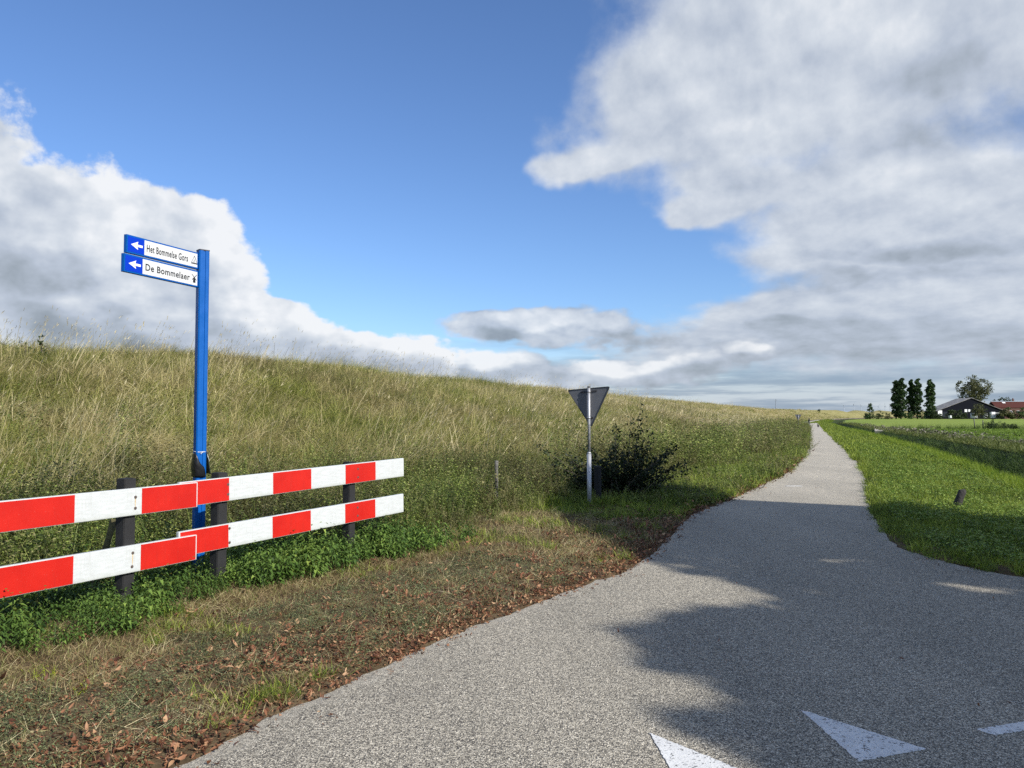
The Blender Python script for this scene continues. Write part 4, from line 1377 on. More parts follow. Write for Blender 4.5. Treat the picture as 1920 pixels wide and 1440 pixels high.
def split_words(me, n):
    V = np.array([v.co for v in me.vertices])
    Fs = [tuple(p.vertices) for p in me.polygons]
    iv = sorted((min(V[i, 0] for i in f), max(V[i, 0] for i in f)) for f in Fs)
    end = iv[0][1]; gaps = []
    for a, b in iv[1:]:
        if a > end: gaps.append((a - end, (a + end) / 2))
        end = max(end, b)
    cuts = sorted(g[1] for g in sorted(gaps)[::-1][:n - 1])
    out = []
    for k in range(n):
        lo = cuts[k - 1] if k else -1e9; hi = cuts[k] if k < n - 1 else 1e9
        ff = [f for f in Fs if lo < V[f[0], 0] < hi]
        ids = sorted({i for f in ff for i in f}); mp = {i: j for j, i in enumerate(ids)}
        m2 = bpy.data.meshes.new('lettering')
        m2.from_pydata([tuple(V[i]) for i in ids], [], [[mp[i] for i in f] for f in ff])
        out.append(m2)
    return out

def place(o, parent, x, z, yv):
    "board-local drawing plane: x along the board from its outer end, z up, y towards the reader is negative"
    o.parent = parent
    o.location = (x, yv, z)
    o.rotation_euler = (math.pi / 2, 0, 0)

def flat(name, polys, mat, parent, yv):
    bm = bmesh.new()
    for pl in polys:
        a = [bm.verts.new((x, yv, z)) for x, z in pl]
        b = [bm.verts.new((x, yv + 0.0012, z)) for x, z in pl]
        bm.faces.new(a); bm.faces.new(b[::-1])
        for i in range(len(pl)):
            j = (i + 1) % len(pl)
            bm.faces.new((a[i], b[i], b[j], a[j]))
    bmesh.ops.recalc_face_normals(bm, faces=bm.faces)
    return link(name, bm_mesh(name, bm), mat, parent)

def board(pxl, topl, botl, topr, botr, yl, text, tw, th_, tz, symbol, lbl, tx0):
    pl = Vector(at(pxl, (topl + botl) / 2, yl)); pr = Vector(at(370.5, (topr + botr) / 2, YP_ - 0.03))
    pr.z = pl.z = (pl.z + pr.z) / 2
    hgt = (abs(at(pxl, topl, yl)[2] - at(pxl, botl, yl)[2]) + abs(at(368, topr, YP_)[2] - at(368, botr, YP_)[2])) / 2
    d = pr - pl; Lb = d.length
    e = empty('direction_board', (0, 0, 0))
    e.parent = sp_
    e['label'] = lbl
    ang = math.atan2(d.y, d.x)
    wl = Matrix.Rotation(-sp_.rotation_euler.z, 4, 'Z') @ Matrix.Translation(pl - Vector(sp_.location))
    e.location = wl.translation
    e.rotation_euler = (0, 0, ang - sp_.rotation_euler.z)
    # frame: a hollow-looking extrusion with raised lips
    D = 0.036
    bm = bmesh.new()
    bm_box(bm, Lb, D, hgt, (Lb / 2, 0, 0), 0.0025)
    bmesh.ops.recalc_face_normals(bm, faces=bm.faces)
    link('frame', bm_mesh('frame', bm), M['blue'], e)
    y0 = -D / 2 - 0.0014
    h2 = hgt / 2 - 0.014
    xb = Lb * 0.225
    flat('arrow_panel', [[(0.012, -h2), (xb - 0.003, -h2), (xb - 0.003, h2), (0.012, h2)]], M['blue_face'], e, y0)
    flat('name_panel', [[(xb, -h2), (Lb * 0.972, -h2), (Lb * 0.972, h2), (xb, h2)]], M['white_face'], e, y0)
    y1 = y0 - 0.0014
    # arrow
    ac, aw, ah = xb * 0.56, xb * 0.66, hgt * 0.46
    pts = [(-.5, 0), (.10, .5), (.16, .40), (.02, .13), (.5, .13), (.5, -.13), (.02, -.13), (.16, -.40), (.10, -.5)]
    A1 = [(ac + pts[i][0] * aw, pts[i][1] * ah) for i in (0, 1, 2, 3)] 
    flat('arrow', [[(ac + x * aw, z * ah) for x, z in [(-.5, 0), (.12, .5), (.04, .14), (.04, -.14), (.12, -.5)]],
                   [(ac + x * aw, z * ah) for x, z in [(.0401, .14), (.5, .14), (.5, -.14), (.0401, -.14)]]], M['white_print'], e, y1)
    tm = text_mesh(text, tw * Lb, th_ * hgt, 0.015)
    for wm in split_words(tm, len(text.split())):
        to = link('lettering', wm, M['black'], e)
        place(to, e, tx0 * Lb, tz * hgt, y1)
    flat('symbol', [[(x * hgt * 0.9 + Lb * 0.926, z * hgt * 0.95) for x, z in poly] for poly in symbol], M['black'], e, y1)
    return e

S_ = 0.85
tent = [[(-.26, -.17), (-.235, -.17), (.02, .25), (-.01, .25)], [(.235, -.17), (.26, -.17), (.01, .28), (-.012, .25)],
        [(-.07, -.17), (-.05, -.17), (.0, .03), (-.01, .03)], [(.07, -.17), (.05, -.17), (.0, .03), (.01, .03)],
        [(-.27, -.25), (.27, -.25), (.27, -.18), (-.27, -.18)]]
mill = [[(-.12, -.28), (.12, -.28), (.075, .0), (-.075, .0)], [(-.075, .0), (.075, .0), (.04, .07), (-.04, .07)],
        [(-.21, .25), (-.235, .22), (.18, -.13), (.21, -.10)], [(.21, .25), (.235, .22), (-.18, -.13), (-.21, -.10)]]
board(234.5, 441, 477, 473, 502, 6.72, 'Het Bommelse Gors', 0.575, 0.40, -0.19, tent, 'upper board reading Het Bommelse Gors with tent symbol', 0.255)
board(229.5, 478.5, 515, 505, 534, 6.66, 'De Bommelaer', 0.60, 0.38, -0.18, mill, 'lower board reading De Bommelaer with windmill symbol', 0.26)

# white string and torn black bag tied to the pole
zs = at(377, 846, YP_)[2]
bag = empty('torn_bag', (pb[0], pb[1], zs))
tag(bag, 'torn black plastic bag tied round the blue pole with white string', 'plastic bag')
bm = bmesh.new()
k = 24
ring = [((ax + 0.003) * 1.03 * math.copysign(abs(math.cos(t)) ** 0.7, math.cos(t)), (ay + 0.003) * 1.03 * math.copysign(abs(math.sin(t)) ** 0.7, math.sin(t)), 0.006 * math.sin(t)) for t in np.linspace(0, 2 * math.pi, k, endpoint=False)]
tube(bm, ring + [ring[0]], [0.0028] * (k + 1), 6)
tube(bm, [(0.01, -ay - 0.006, 0.0), (0.0, -ay - 0.012, -0.012), (-0.012, -ay - 0.01, -0.026)], [0.0028] * 3, 6)
tube(bm, [(0.05, -ay - 0.004, -0.02), (0.056, -ay - 0.01, -0.045), (0.075, -ay - 0.01, -0.1)], [0.002] * 3, 6)
link('string', bm_mesh('string', bm, True), M['string'], bag, rot=(0, 0, R(42)))
def film(name, outline_fn, a0, a1, nz, na, label=None):
    V = []; Fq = []
    for i in range(nz + 1):
        u = i / nz
        for j in range(na + 1):
            v_ = j / na
            ang, z, bulge = outline_fn(u, v_)
            r = 1.03 + bulge + 0.06 * mnoise.noise(Vector((ang * 3, z * 22, 1))) * (0.3 + u)
            se = lambda c: math.copysign(abs(c) ** 0.55, c)
            V.append((se(math.cos(ang)) * (ax + 0.007) * r, se(math.sin(ang)) * (ay + 0.009) * r, z))
    for i in range(nz):
        for j in range(na):
            a = i * (na + 1) + j
            Fq.append((a, a + 1, a + na + 2, a + na + 1))
    me = mesh_np(name, V, Fq, smooth=True)
    o = link(name, me, M['bag'], bag, rot=(0, 0, R(42)))
    sm = o.modifiers.new('thickness', 'SOLIDIFY'); sm.thickness = 0.002
    return o
# left sheet hangs over the left and front of the pole, right sheet down the right side
def left_fn(u, v_):
    z = -0.012 - 0.235 * u
    right = R(-125) + R(80) * min(1, max(0, (u - 0.10)) ** 0.6 * 1.0)
    right = R(-152) + R(88) * min(1, max(0, u - 0.05) ** 0.45)
    return R(-275) + (right - R(-275)) * v_, z, 0.16 * math.sin(u * 2.6) + 0.05 * math.sin(v_ * 9)
def right_fn(u, v_):
    z = -0.01 - 0.215 * u
    left = R(-52) + R(8) * u
    return left + (R(60) - left) * v_, z, 0.05 + 0.55 * u
film('torn_film', left_fn, 0, 0, 14, 16)
film('torn_film', right_fn, 0, 0, 12, 8)

# ------------------------------------------------------------------ give way signs
def giveway(name, px, pyb, y, top_py, label, yaw, roll, side=0.80, zc=None):
    x = at(px, pyb, y)[0]
    gz = zat(x, y)
    ztop = at(px, top_py, y)[2]
    root = empty(name, (x, y, gz))
    tag(root, label, 'traffic sign')
    Ht = ztop - gz
    zl = Ht - 1.16
    bm = bmesh.new(); bm_cyl(bm, 0.038, 0.038, zl + 0.3, (0, 0, (zl - 0.3) / 2), 20)
    bm_cyl(bm, 0.038, 0.026, 0.03, (0, 0, zl + 0.0152), 20)
    link('lower_pole', bm_mesh('lower_pole', bm, True), M['galv'], root)
    bm = bmesh.new(); bm_cyl(bm, 0.025, 0.025, Ht - zl - 0.03, (0, 0, (Ht + zl + 0.03) / 2), 18)
    link('upper_pole', bm_mesh('upper_pole', bm, True), M['galv'], root)
    bm = bmesh.new(); bm_cyl(bm, 0.029, 0.027, 0.02, (0, 0, Ht + 0.005), 18)
    link('pole_cap', bm_mesh('pole_cap', bm, True), M['plate_rim'], root)
    plate = empty('plate', (0, 0, 0)); plate.parent = root
    plate.location = (0.0, 0.05, Ht - 0.015)
    plate.rotation_euler = (0, roll, yaw)
    h = side * math.sqrt(3) / 2
    cr = 0.03
    def outline(s, h, cr=0.03):
        base = [Vector((-s / 2, 0)), Vector((0, -h)), Vector((s / 2, 0))]
        out = []
        for i, p in enumerate(base):
            a = (base[i - 1] - p).normalized(); b = (base[(i + 1) % 3] - p).normalized()
            for t in np.linspace(0, 1, 5):
                q0 = p + a * cr * (1 - t) ** 2 * 1.6 + b * cr * t ** 2 * 1.6
                out.append((q0.x, q0.y))
        return out
    def tri_part(nm, s, hh, y0, y1, zoff, mat):
        bm = bmesh.new()
        pts = outline(s, hh)
        a = [bm.verts.new((x_, y0, z_ + zoff)) for x_, z_ in pts]
        b = [bm.verts.new((x_, y1, z_ + zoff)) for x_, z_ in pts]
        bm.faces.new(a); bm.faces.new(b[::-1])
        for i in range(len(a)):
            j = (i + 1) % len(a); bm.faces.new((a[i], b[i], b[j], a[j]))
        bmesh.ops.recalc_face_normals(bm, faces=bm.faces)
        return link(nm, bm_mesh(nm, bm), mat, plate)
    tri_part('back_panel', side - 0.012, h - 0.010, 0.0, 0.0045, -0.004, M['plate'])
    # folded rim: three bars
    pts = outline(side, h)
    bm = bmesh.new()
    n = len(pts)
    cx, cz = 0, -h / 3
    for i in range(n):
        j = (i + 1) % n
        (x0, z0), (x1, z1) = pts[i], pts[j]
        k = 0.975
        q = [(x0, z0), (x1, z1), (cx + (x1 - cx) * k, cz + (z1 - cz) * k), (cx + (x0 - cx) * k, cz + (z0 - cz) * k)]
        a = [bm.verts.new((xx, -0.014, zz)) for xx, zz in q]; b = [bm.verts.new((xx, 0.010, zz)) for xx, zz in q]
        bm.faces.new(a); bm.faces.new(b[::-1])
        for u in range(4):
            w_ = (u + 1) % 4; bm.faces.new((a[u], b[u], b[w_], a[w_]))
    bmesh.ops.remove_doubles(bm, verts=bm.verts, dist=1e-5)
    bmesh.ops.recalc_face_normals(bm, faces=bm.faces)
    link('rim', bm_mesh('rim', bm), M['plate_rim'], plate)
    tri_part('red_face', side - 0.02, h - 0.016, 0.0105, 0.0118, -0.006, M['sign_red'])
    tri_part('white_face', side * 0.62, h * 0.62, 0.0122, 0.0132, -h * 0.13, M['white_face'])
    for zz in (-0.06, -0.52):
        bm = bmesh.new()
        bm_box(bm, 0.30 if zz > -0.3 else 0.10, 0.012, 0.03, (0, -0.0075, zz), 0.002)
        link('bracket', bm_mesh('bracket', bm), M['plate_rim'], plate)
        bm = bmesh.new(); bm_cyl(bm, 0.031, 0.031, 0.028, (0, 0, Ht - 0.015 + zz), 16)
        link('clamp', bm_mesh('clamp', bm, True), M['galv'], root)
    return root
giveway('give_way_sign', 1105, 948, 13.45, 726, 'grey back of a triangular give way sign on a thin steel pole beside dark shrub', R(-26), R(-4))
giveway('give_way_sign', 1497, 800, 105.0, 777, 'tiny distant give way sign seen from behind at the edge of the dike grass', R(-14), 0, 0.9)

# black marker post beside the sign
def bpost(name, px, pb_, pt_, y, w, mat, label, cat):
    x = at(px, pb_, y)[0]; g = zat(x, y); zt_ = at(px, pt_, y)[2]
    bm = bmesh.new()
    bm_cyl(bm, w / 2, w / 2, zt_ - g + 0.2, (0, 0, (zt_ - g - 0.2) / 2), 12)
    bm_cyl(bm, w / 2 + 0.008, w / 2 - 0.002, 0.025, (0, 0, zt_ - g + 0.012), 12)
    o = link(name, bm_mesh(name, bm), mat, loc=(x, y, g))
    return tag(o, label, cat)
bpost('marker_post', 1121, 945, 876, 13.9, 0.13, M['post_plastic'], 'short black round post standing just right of the give way sign pole', 'post')

M['dark_wood'] = simple('dark_weathered_wood', (0.035, 0.032, 0.030), 0.95, noise_amt=0.5, nscale=14, bump=0.015, bscale=30)
# leaning weathered bollard on the right verge
def bollard():
    y = 13.2
    a = Vector(at(1793, 965, y)); b = Vector(at(1803, 921, y))
    g = zat(a.x, a.y)
    bm = bmesh.new()
    top = b - a; top.z = b.z - g
    pts = [Vector((-0.06, 0, -0.15)), Vector((0, 0, 0.0)), top * 0.35, top * 0.7 + Vector((0.005, 0, 0)), top * 0.97 + Vector((0.02, 0, 0)), top * 1.03 + Vector((0.045, 0, 0))]
    tube(bm, pts, [0.062, 0.066, 0.066, 0.066, 0.056, 0.035], 12)
    for v_ in bm.verts:
        v_.co += Vector((mnoise.noise(v_.co * 11), mnoise.noise(v_.co * 11 + Vector((9, 0, 0))), 0)) * 0.022
    o = link('wooden_bollard', bm_mesh('wooden_bollard', bm, True), M['dark_wood'], loc=(a.x, a.y, g))
    tag(o, 'stubby weathered wooden bollard leaning right on the shaded right verge', 'bollard')
bollard()

# ------------------------------------------------------------------ trees
def leaf_cloud(P, size, tint, aspect=0.7, nrm_bias=0.0):
    n = len(P)
    a = rng.normal(size=(n, 3)); a /= np.linalg.norm(a, axis=1)[:, None]
    b = rng.normal(size=(n, 3)); b -= (a * b).sum(1)[:, None] * a; b /= np.linalg.norm(b, axis=1)[:, None]
    s = size[:, None] if hasattr(size, '__len__') else size
    a = a * s; b = b * s * aspect
    V = np.stack([P - a * 0.5, P + b * 0.5, P + a * 0.5, P - b * 0.5], 1).reshape(-1, 3)
    Fq = np.arange(4 * n).reshape(n, 4)
    return V, Fq, np.repeat(tint, 4)

def crown_obj(name, P, size, mat, parent, tint=None, loc=None):
    n = len(P)
    t = tint if tint is not None else rng.random(n)
    V, Fq, tt = leaf_cloud(P, size, t)
    me = mesh_np(name, V, Fq, {'tint': tt})
    return link(name, me, mat, parent, loc)

def clump_points(n_cl, n_leaf, shape_fn, cl_r):
    C_ = shape_fn(n_cl)
    k = rng.integers(0, n_cl, n_leaf)
    d = rng.normal(size=(n_leaf, 3)); d /= np.linalg.norm(d, axis=1)[:, None]
    r = rng.random(n_leaf) ** 0.45
    rr = (cl_r * rng.uniform(0.6, 1.3, n_cl))[k]
    return C_[k] + d * (r * rr)[:, None] * np.array([1, 1, 0.8]), C_, rng.random(n_cl)[k]

def branches(bm, base, h, tips, r0, rng_n=10):
    tube(bm, [(0, 0, -0.5), (0.05 * h * 0.2, 0, h * 0.35), (0, 0.02 * h, h * 0.7), (0.01 * h, 0, h * 0.95)], [r0, r0 * 0.75, r0 * 0.42, r0 * 0.1], 9)
    for t in tips:
        z0 = min(max(t[2] * rng.uniform(0.35, 0.65), h * 0.15), h * 0.7)
        a = Vector((0.0, 0.0, z0)); b = Vector(t)
        m_ = a.lerp(b, 0.5) + Vector((0, 0, -0.06 * (b - a).length))
        tube(bm, [a, m_, b], [r0 * 0.35, r0 * 0.22, r0 * 0.06], 5)

def tree(name, x, y, h, kind, mat, label, leaf_s, n_leaf, w, group=None, base=0.0, cat='tree'):
    g = zat(x, y)
    root = empty(name, (x, y, g)); tag(root, label, cat, group)
    if kind == 'poplar':
        def sh(n):
            z = rng.random(n) ** 0.85
            prof_ = np.interp(z, [0, 0.1, 0.3, 0.7, 0.9, 1.0], [0.55, 0.85, 1.0, 0.85, 0.5, 0.12]) * w / 2
            a = rng.uniform(0, 6.28, n); r = prof_ * np.sqrt(rng.random(n)) * 0.9
            return np.c_[r * np.cos(a) + z * h * 0.025, r * np.sin(a), 0.05 * h + z * 0.93 * h]
        P, Cc, t = clump_points(320, n_leaf, sh, w * 0.13)
        # upswept flames of foliage
        P[:, 0] += 0.10 * w * np.sin(P[:, 2] * 1.3); 
    elif kind == 'round':
        def sh(n):
            d = rng.normal(size=(n, 3)); d /= np.linalg.norm(d, axis=1)[:, None]
            r = rng.uniform(0.1, 1.0, n)[:, None] ** 0.6
            q = d * r * np.array([w / 2, w / 2, h * (1 - base) / 2])
            return q + np.array([0, 0, h * (1 + base) / 2])
        P, Cc, t = clump_points(150, n_leaf, sh, w * 0.10)
    elif kind == 'cone':
        def sh(n):
            z = rng.random(n) ** 1.3
            a = rng.uniform(0, 6.28, n); r = (1 - z) * w / 2 * np.sqrt(rng.random(n)) + 0.1
            return np.c_[r * np.cos(a), r * np.sin(a), 0.04 * h + z * 0.95 * h]
        P, Cc, t = clump_points(60, n_leaf, sh, w * 0.13)
    else:   # spreading shrub
        def sh(n):
            d = rng.normal(size=(n, 3)); d /= np.linalg.norm(d, axis=1)[:, None]
            d[:, 2] = abs(d[:, 2])
            return d * rng.uniform(0.3, 1.0, n)[:, None] * np.array([w / 2, w / 2, h * 0.85]) + np.array([0, 0, h * 0.06])
        P, Cc, t = clump_points(40, n_leaf, sh, w * 0.12)
    P = P[P[:, 2] > 0.0]
    crown_obj('crown', P, leaf_s * rng.uniform(0.6, 1.3, len(P)), mat, root, np.clip(t[:len(P)] * 0.6 + rng.random(len(P)) * 0.4, 0, 1))
    bm = bmesh.new()
    tips = Cc[rng.choice(len(Cc), min(14, len(Cc)), False)]
    branches(bm, None, h * (0.95 if kind == 'poplar' else 0.75), tips, max(0.04, h * (0.018 if kind == 'poplar' else 0.022)))
    link('trunk', bm_mesh('trunk', bm, True), M['bark'], root)
    return root

def dist_tree(px, top_py, y, wpx, kind, mat, label, n_leaf=1600, leaf_s=None, group=None, base=0.0, name='tree', cat='tree'):
    x = at(px, 780, y)[0]
    g = zat(x, y)
    h = at(px, top_py, y)[2] - g
    w = wpx / F * y
    return tree(name, x, y, h, kind, mat, label, leaf_s or max(w, h * 0.3) * 0.075, n_leaf, w, group, base, cat)

for px, tp, y, wp, lb in ((1680, 713, 482, 19, 'leftmost poplar of the tall row, slightly behind its close neighbour'),
                      (1689, 709, 478, 22, 'second poplar from the left, joined at the crown to the leftmost one'),
                      (1708, 711, 480, 17, 'third poplar from the left with a ragged narrow top'),
                      (1720, 710, 476, 18, 'fourth poplar from the left, its twin top leaning over the third'),
                      (1744, 711, 474, 20, 'rightmost poplar, standing alone left of the dark barn')):
    dist_tree(px, tp, y, wp, 'poplar', M['poplar'], lb, 7000, 0.8, 'tall poplars left of the barn', name='poplar_tree')
for px, tp, y, wp, kd, mt, lb, nl in (
        (1632, 758, 455, 24, 'cone', M['poplar'], 'conical dark bush at the left end of the farm planting', 1800),
        (1650, 767, 456, 18, 'shrub', M['tree_leaf'], 'low dark bush right of the conical bush', 1000),
        (1664, 770, 460, 16, 'shrub', M['olive_leaf'], 'low olive bush just left of the poplars', 900),
        (1702, 766, 470, 22, 'shrub', M['poplar'], 'dark undergrowth between the first two pairs of poplars', 1200),
        (1730, 766, 475, 18, 'shrub', M['poplar'], 'dark undergrowth left of the lone poplar', 900),
        (1756, 768, 470, 24, 'shrub', M['tree_leaf'], 'bush in front of the left corner of the barn', 1100),
        (1790, 763, 468, 34, 'shrub', M['tree_leaf'], 'wide bush in front of the middle of the barn gable', 1600),
        (1806, 769, 467, 20, 'shrub', M['tree_leaf'], 'low bush left of the white trailer', 900),
        (1834, 756, 466, 24, 'round', M['olive_leaf'], 'round orchard tree in front of the right half of the barn', 1700),
        (1850, 762, 465, 16, 'shrub', M['tree_leaf'], 'slim bush right of the round orchard tree', 900),
        (1886, 761, 466, 34, 'shrub', M['olive_leaf'], 'wide olive bush in front of the farmhouse wall', 1700),
        (1903, 766, 464, 24, 'shrub', M['olive_leaf'], 'lower bush right of the wide olive bush', 1100),
        (1918, 757, 462, 20, 'shrub', M['poplar'], 'dark bush cut by the right edge of the picture', 1300),
        (1880, 744, 540, 34, 'round', M['tree_leaf'], 'dark round tree between the barn roof and the red roof', 1500)):
    dist_tree(px, tp, y, wp, kd, mt, lb, nl, None, None, 0.1, name='bush' if kd != 'round' else 'orchard_tree', cat='bush' if kd != 'round' else 'tree')
dist_tree(1828, 706, 545, 62, 'round', M['olive_leaf'], 'large spreading tree with open crown rising behind the barn roof', 5200, 1.0, None, 0.33, name='broad_tree')

# small shrubs on the near dike crest
def crest_bush(px, py, y, h, w, mat, label, nl=500, leaf_s=0.07, name='bush'):
    x = at(px, py, y)[0]
    return tree(name, x, y, h, 'shrub', mat, label, leaf_s, nl, w, cat='bush')
crest_bush(78, 640, 24.5, 1.0, 0.45, M['tree_leaf'], 'small upright leafy shrub on the dike crest at far left', 420, 0.06)
crest_bush(48, 640, 24.5, 0.8, 0.5, M['tree_leaf'], 'lower leafy shrub on the crest left of the upright one', 300, 0.06)
crest_bush(1536, 770, 590, 2.4, 2.6, M['tree_leaf'], 'tiny dark bush on the far dike crest above the road bend', 200, 0.5)

# dark elder shrub by the give way sign
def elder():
    x, y = 1.95, 14.7
    g = zat(x, y)
    root = empty('elder_shrub', (x, y, g))
    tag(root, 'dark shrub with long upswept leafy shoots right of the give way sign', 'shrub')
    bm = bmesh.new()
    P = []; tn = []
    shoots = [((0.50, -0.1, 1.80), 130), ((0.30, -0.1, 1.55), 110), ((0.72, 0.0, 1.32), 100), ((0.05, 0, 1.40), 90), ((-0.45, 0.1, 0.95), 60)]
    for _ in range(75):
        shoots.append(((rng.normal(0.15, 0.62), rng.normal(0, 0.30), rng.uniform(0.4, 1.05)), 80))
    for t, nl in shoots:
        b0 = Vector((rng.normal(0, 0.15) + t[0] * 0.3, rng.normal(0, 0.12), 0)); b1 = Vector(t)
        m_ = b0.lerp(b1, 0.5) + Vector((0.05 - 0.1 * t[0], 0, 0.08))
        tube(bm, [b0, m_, b1], [0.010, 0.007, 0.002], 5)
        for j in range(nl):
            u = 0.15 + 0.85 * rng.random()
            p = (b0 * (1 - u) ** 2 + m_ * 2 * u * (1 - u) + b1 * u * u)
            P.append((p.x + rng.normal(0, 0.045), p.y + rng.normal(0, 0.045), p.z + rng.normal(0, 0.04))); tn.append(rng.random())
    link('stems', bm_mesh('stems', bm), M['bark'], root)
    crown_obj('crown', np.array(P), rng.uniform(0.04, 0.075, len(P)), M['dark_shrub'], root, np.array(tn))
elder()

# bramble hedge and old posts on the cross ditch
def hedge():
    y = 134
    for px, w, tp, lb in ((1856, 30, 789, 'left half of the bramble hedge on the field boundary'), (1878, 34, 788, 'right half of the bramble hedge on the field boundary'), (1899, 20, 793, 'thin right end of the bramble growth on the field boundary')):
        dist_tree(px, tp, y, w, 'shrub', M['tree_leaf'], lb, 1500, 0.12, name='bramble_hedge', cat='hedge')
    dist_tree(1861, 783, y - 1, 7, 'cone', M['poplar'], 'narrow dark shoot rising out of the bramble hedge', 400, 0.14, name='bush', cat='bush')
    for px, tp, lb in ((1826, 785, 'thin leaning post left of the bramble hedge'), (1843, 788, 'upright post touching the left end of the bramble hedge')):
        a = at(px + (2 if px == 1826 else 0), 801, y); b = at(px, tp, y)
        g = zat(a[0], y)
        bm = bmesh.new()
        tube(bm, [(0, 0, -0.2), ((b[0] - a[0]) * 0.5, 0, (b[2] - g) * 0.5), (b[0] - a[0], 0, b[2] - g)], [0.10, 0.09, 0.08], 8)
        tag(link('field_post', bm_mesh('field_post', bm, True), M['oldwood'], loc=(a[0], y, g)), lb, 'post')
hedge()

# concrete slab bridge over the ditch on the field track
def slab():
    a = gnd(1640, 805.5, 0.05); b = gnd(1690, 805.8, 0.05)
    c = gnd(1690, 803.2, 0.05); d = gnd(1640, 803.2, 0.05)
    bm = bmesh.new()
    cx = (a[0] + b[0] + c[0] + d[0]) / 4; cy = (a[1] + b[1] + c[1] + d[1]) / 4
    z = zat(cx, cy)
    bm_prism(bm, [(p[0] - cx, p[1] - cy) for p in (a, b, c, d)], -0.4, 0.10)
    bmesh.ops.recalc_face_normals(bm, faces=bm.faces)
    tag(link('track_slab', bm_mesh('track_slab', bm), M['slab'], loc=(cx, cy, z)), 'pale concrete slab of the field track at the end of the ditch', 'slab')
slab()

# ------------------------------------------------------------------ farm
def barn():
    y = 486.0
    x0 = at(1757, 780, y)[0]; x1 = at(1884, 780, y)[0]
    g = zat((x0 + x1) / 2, y)
    xp = at(1822, 780, y)[0]
    hp = at(1822, 746.5, y)[2] - g; he = at(1757, 771, y)[2] - g
    L = 30.0
    sk = 8.0          # the building runs away to the left
    root = empty('barn', (xp, y, g))
    tag(root, 'large dark barn with a low wide gable and grey sheet roof', 'barn')
    a, b = x0 - xp, x1 - xp
    bm = bmesh.new()
    fr = [bm.verts.new(v) for v in ((a, 0, -0.5), (b, 0, -0.5), (b, 0, he), (0, 0, hp), (a, 0, he))]
    bk = [bm.verts.new((v.co.x + sk, L, v.co.z)) for v in fr]
    bm.faces.new(fr); bm.faces.new(bk[::-1])
    for i in range(5):
        j = (i + 1) % 5
        if i in (2, 3): continue
        bm.faces.new((fr[j], fr[i], bk[i], bk[j]))
    bmesh.ops.recalc_face_normals(bm, faces=bm.faces)
    link('wall', bm_mesh('wall', bm), M['barn_wall'], root)
    for s_, nm in ((a, 'left'), (b, 'right')):
        # each slope in corrugated sheets side by side
        n = 9
        for i in range(n):
            t0_, t1_ = i / n, (i + 1) / n - 0.004
            bm = bmesh.new()
            ov = 1.025
            zedge = hp + (he - hp) * ov
            V = []
            for t in (t0_, t1_):
                yy = -0.8 + t * (L + 1.6); xx = sk * yy / L
                V.append([bm.verts.new(q) for q in ((xx, yy, hp + 0.10), (s_ * ov + xx, yy, zedge + 0.10), (s_ * ov + xx, yy, zedge + 0.32), (xx, yy, hp + 0.32 + 0.002 * i))])
            for k_ in range(4):
                m2 = (k_ + 1) % 4
                bm.faces.new((V[0][k_], V[0][m2], V[1][m2], V[1][k_]))
            bm.faces.new(V[0]); bm.faces.new(V[1][::-1])
            bmesh.ops.recalc_face_normals(bm, faces=bm.faces)
            link('roof_sheet', bm_mesh('roof_sheet', bm), M['barn_roof'], root)
    def rect(nm, px0, py0, px1, py1, mat, dy=-0.06):
        p = at(px0, py0, y); q = at(px1, py1, y)
        bm = bmesh.new()
        bm_box(bm, q[0] - p[0], 0.1, p[2] - q[2], ((p[0] + q[0]) / 2 - xp, dy, (p[2] + q[2]) / 2 - g))
        return link(nm, bm_mesh(nm, bm), mat, root)
    rect('door', 1758.5, 769.5, 1766.5, 779, M['white_wall'])
    rect('doorway', 1767.5, 772, 1776, 782, M['glass'])
    rect('window', 1808.5, 767.5, 1813.5, 772.5, M['white_wall'])
    rect('window', 1815.5, 767.5, 1820, 772, M['white_wall'])
    rect('doorway', 1868, 775, 1873.5, 782.5, M['glass'])
    rect('door_frame', 1867, 773.8, 1875, 774.8, M['white_wall'])
barn()

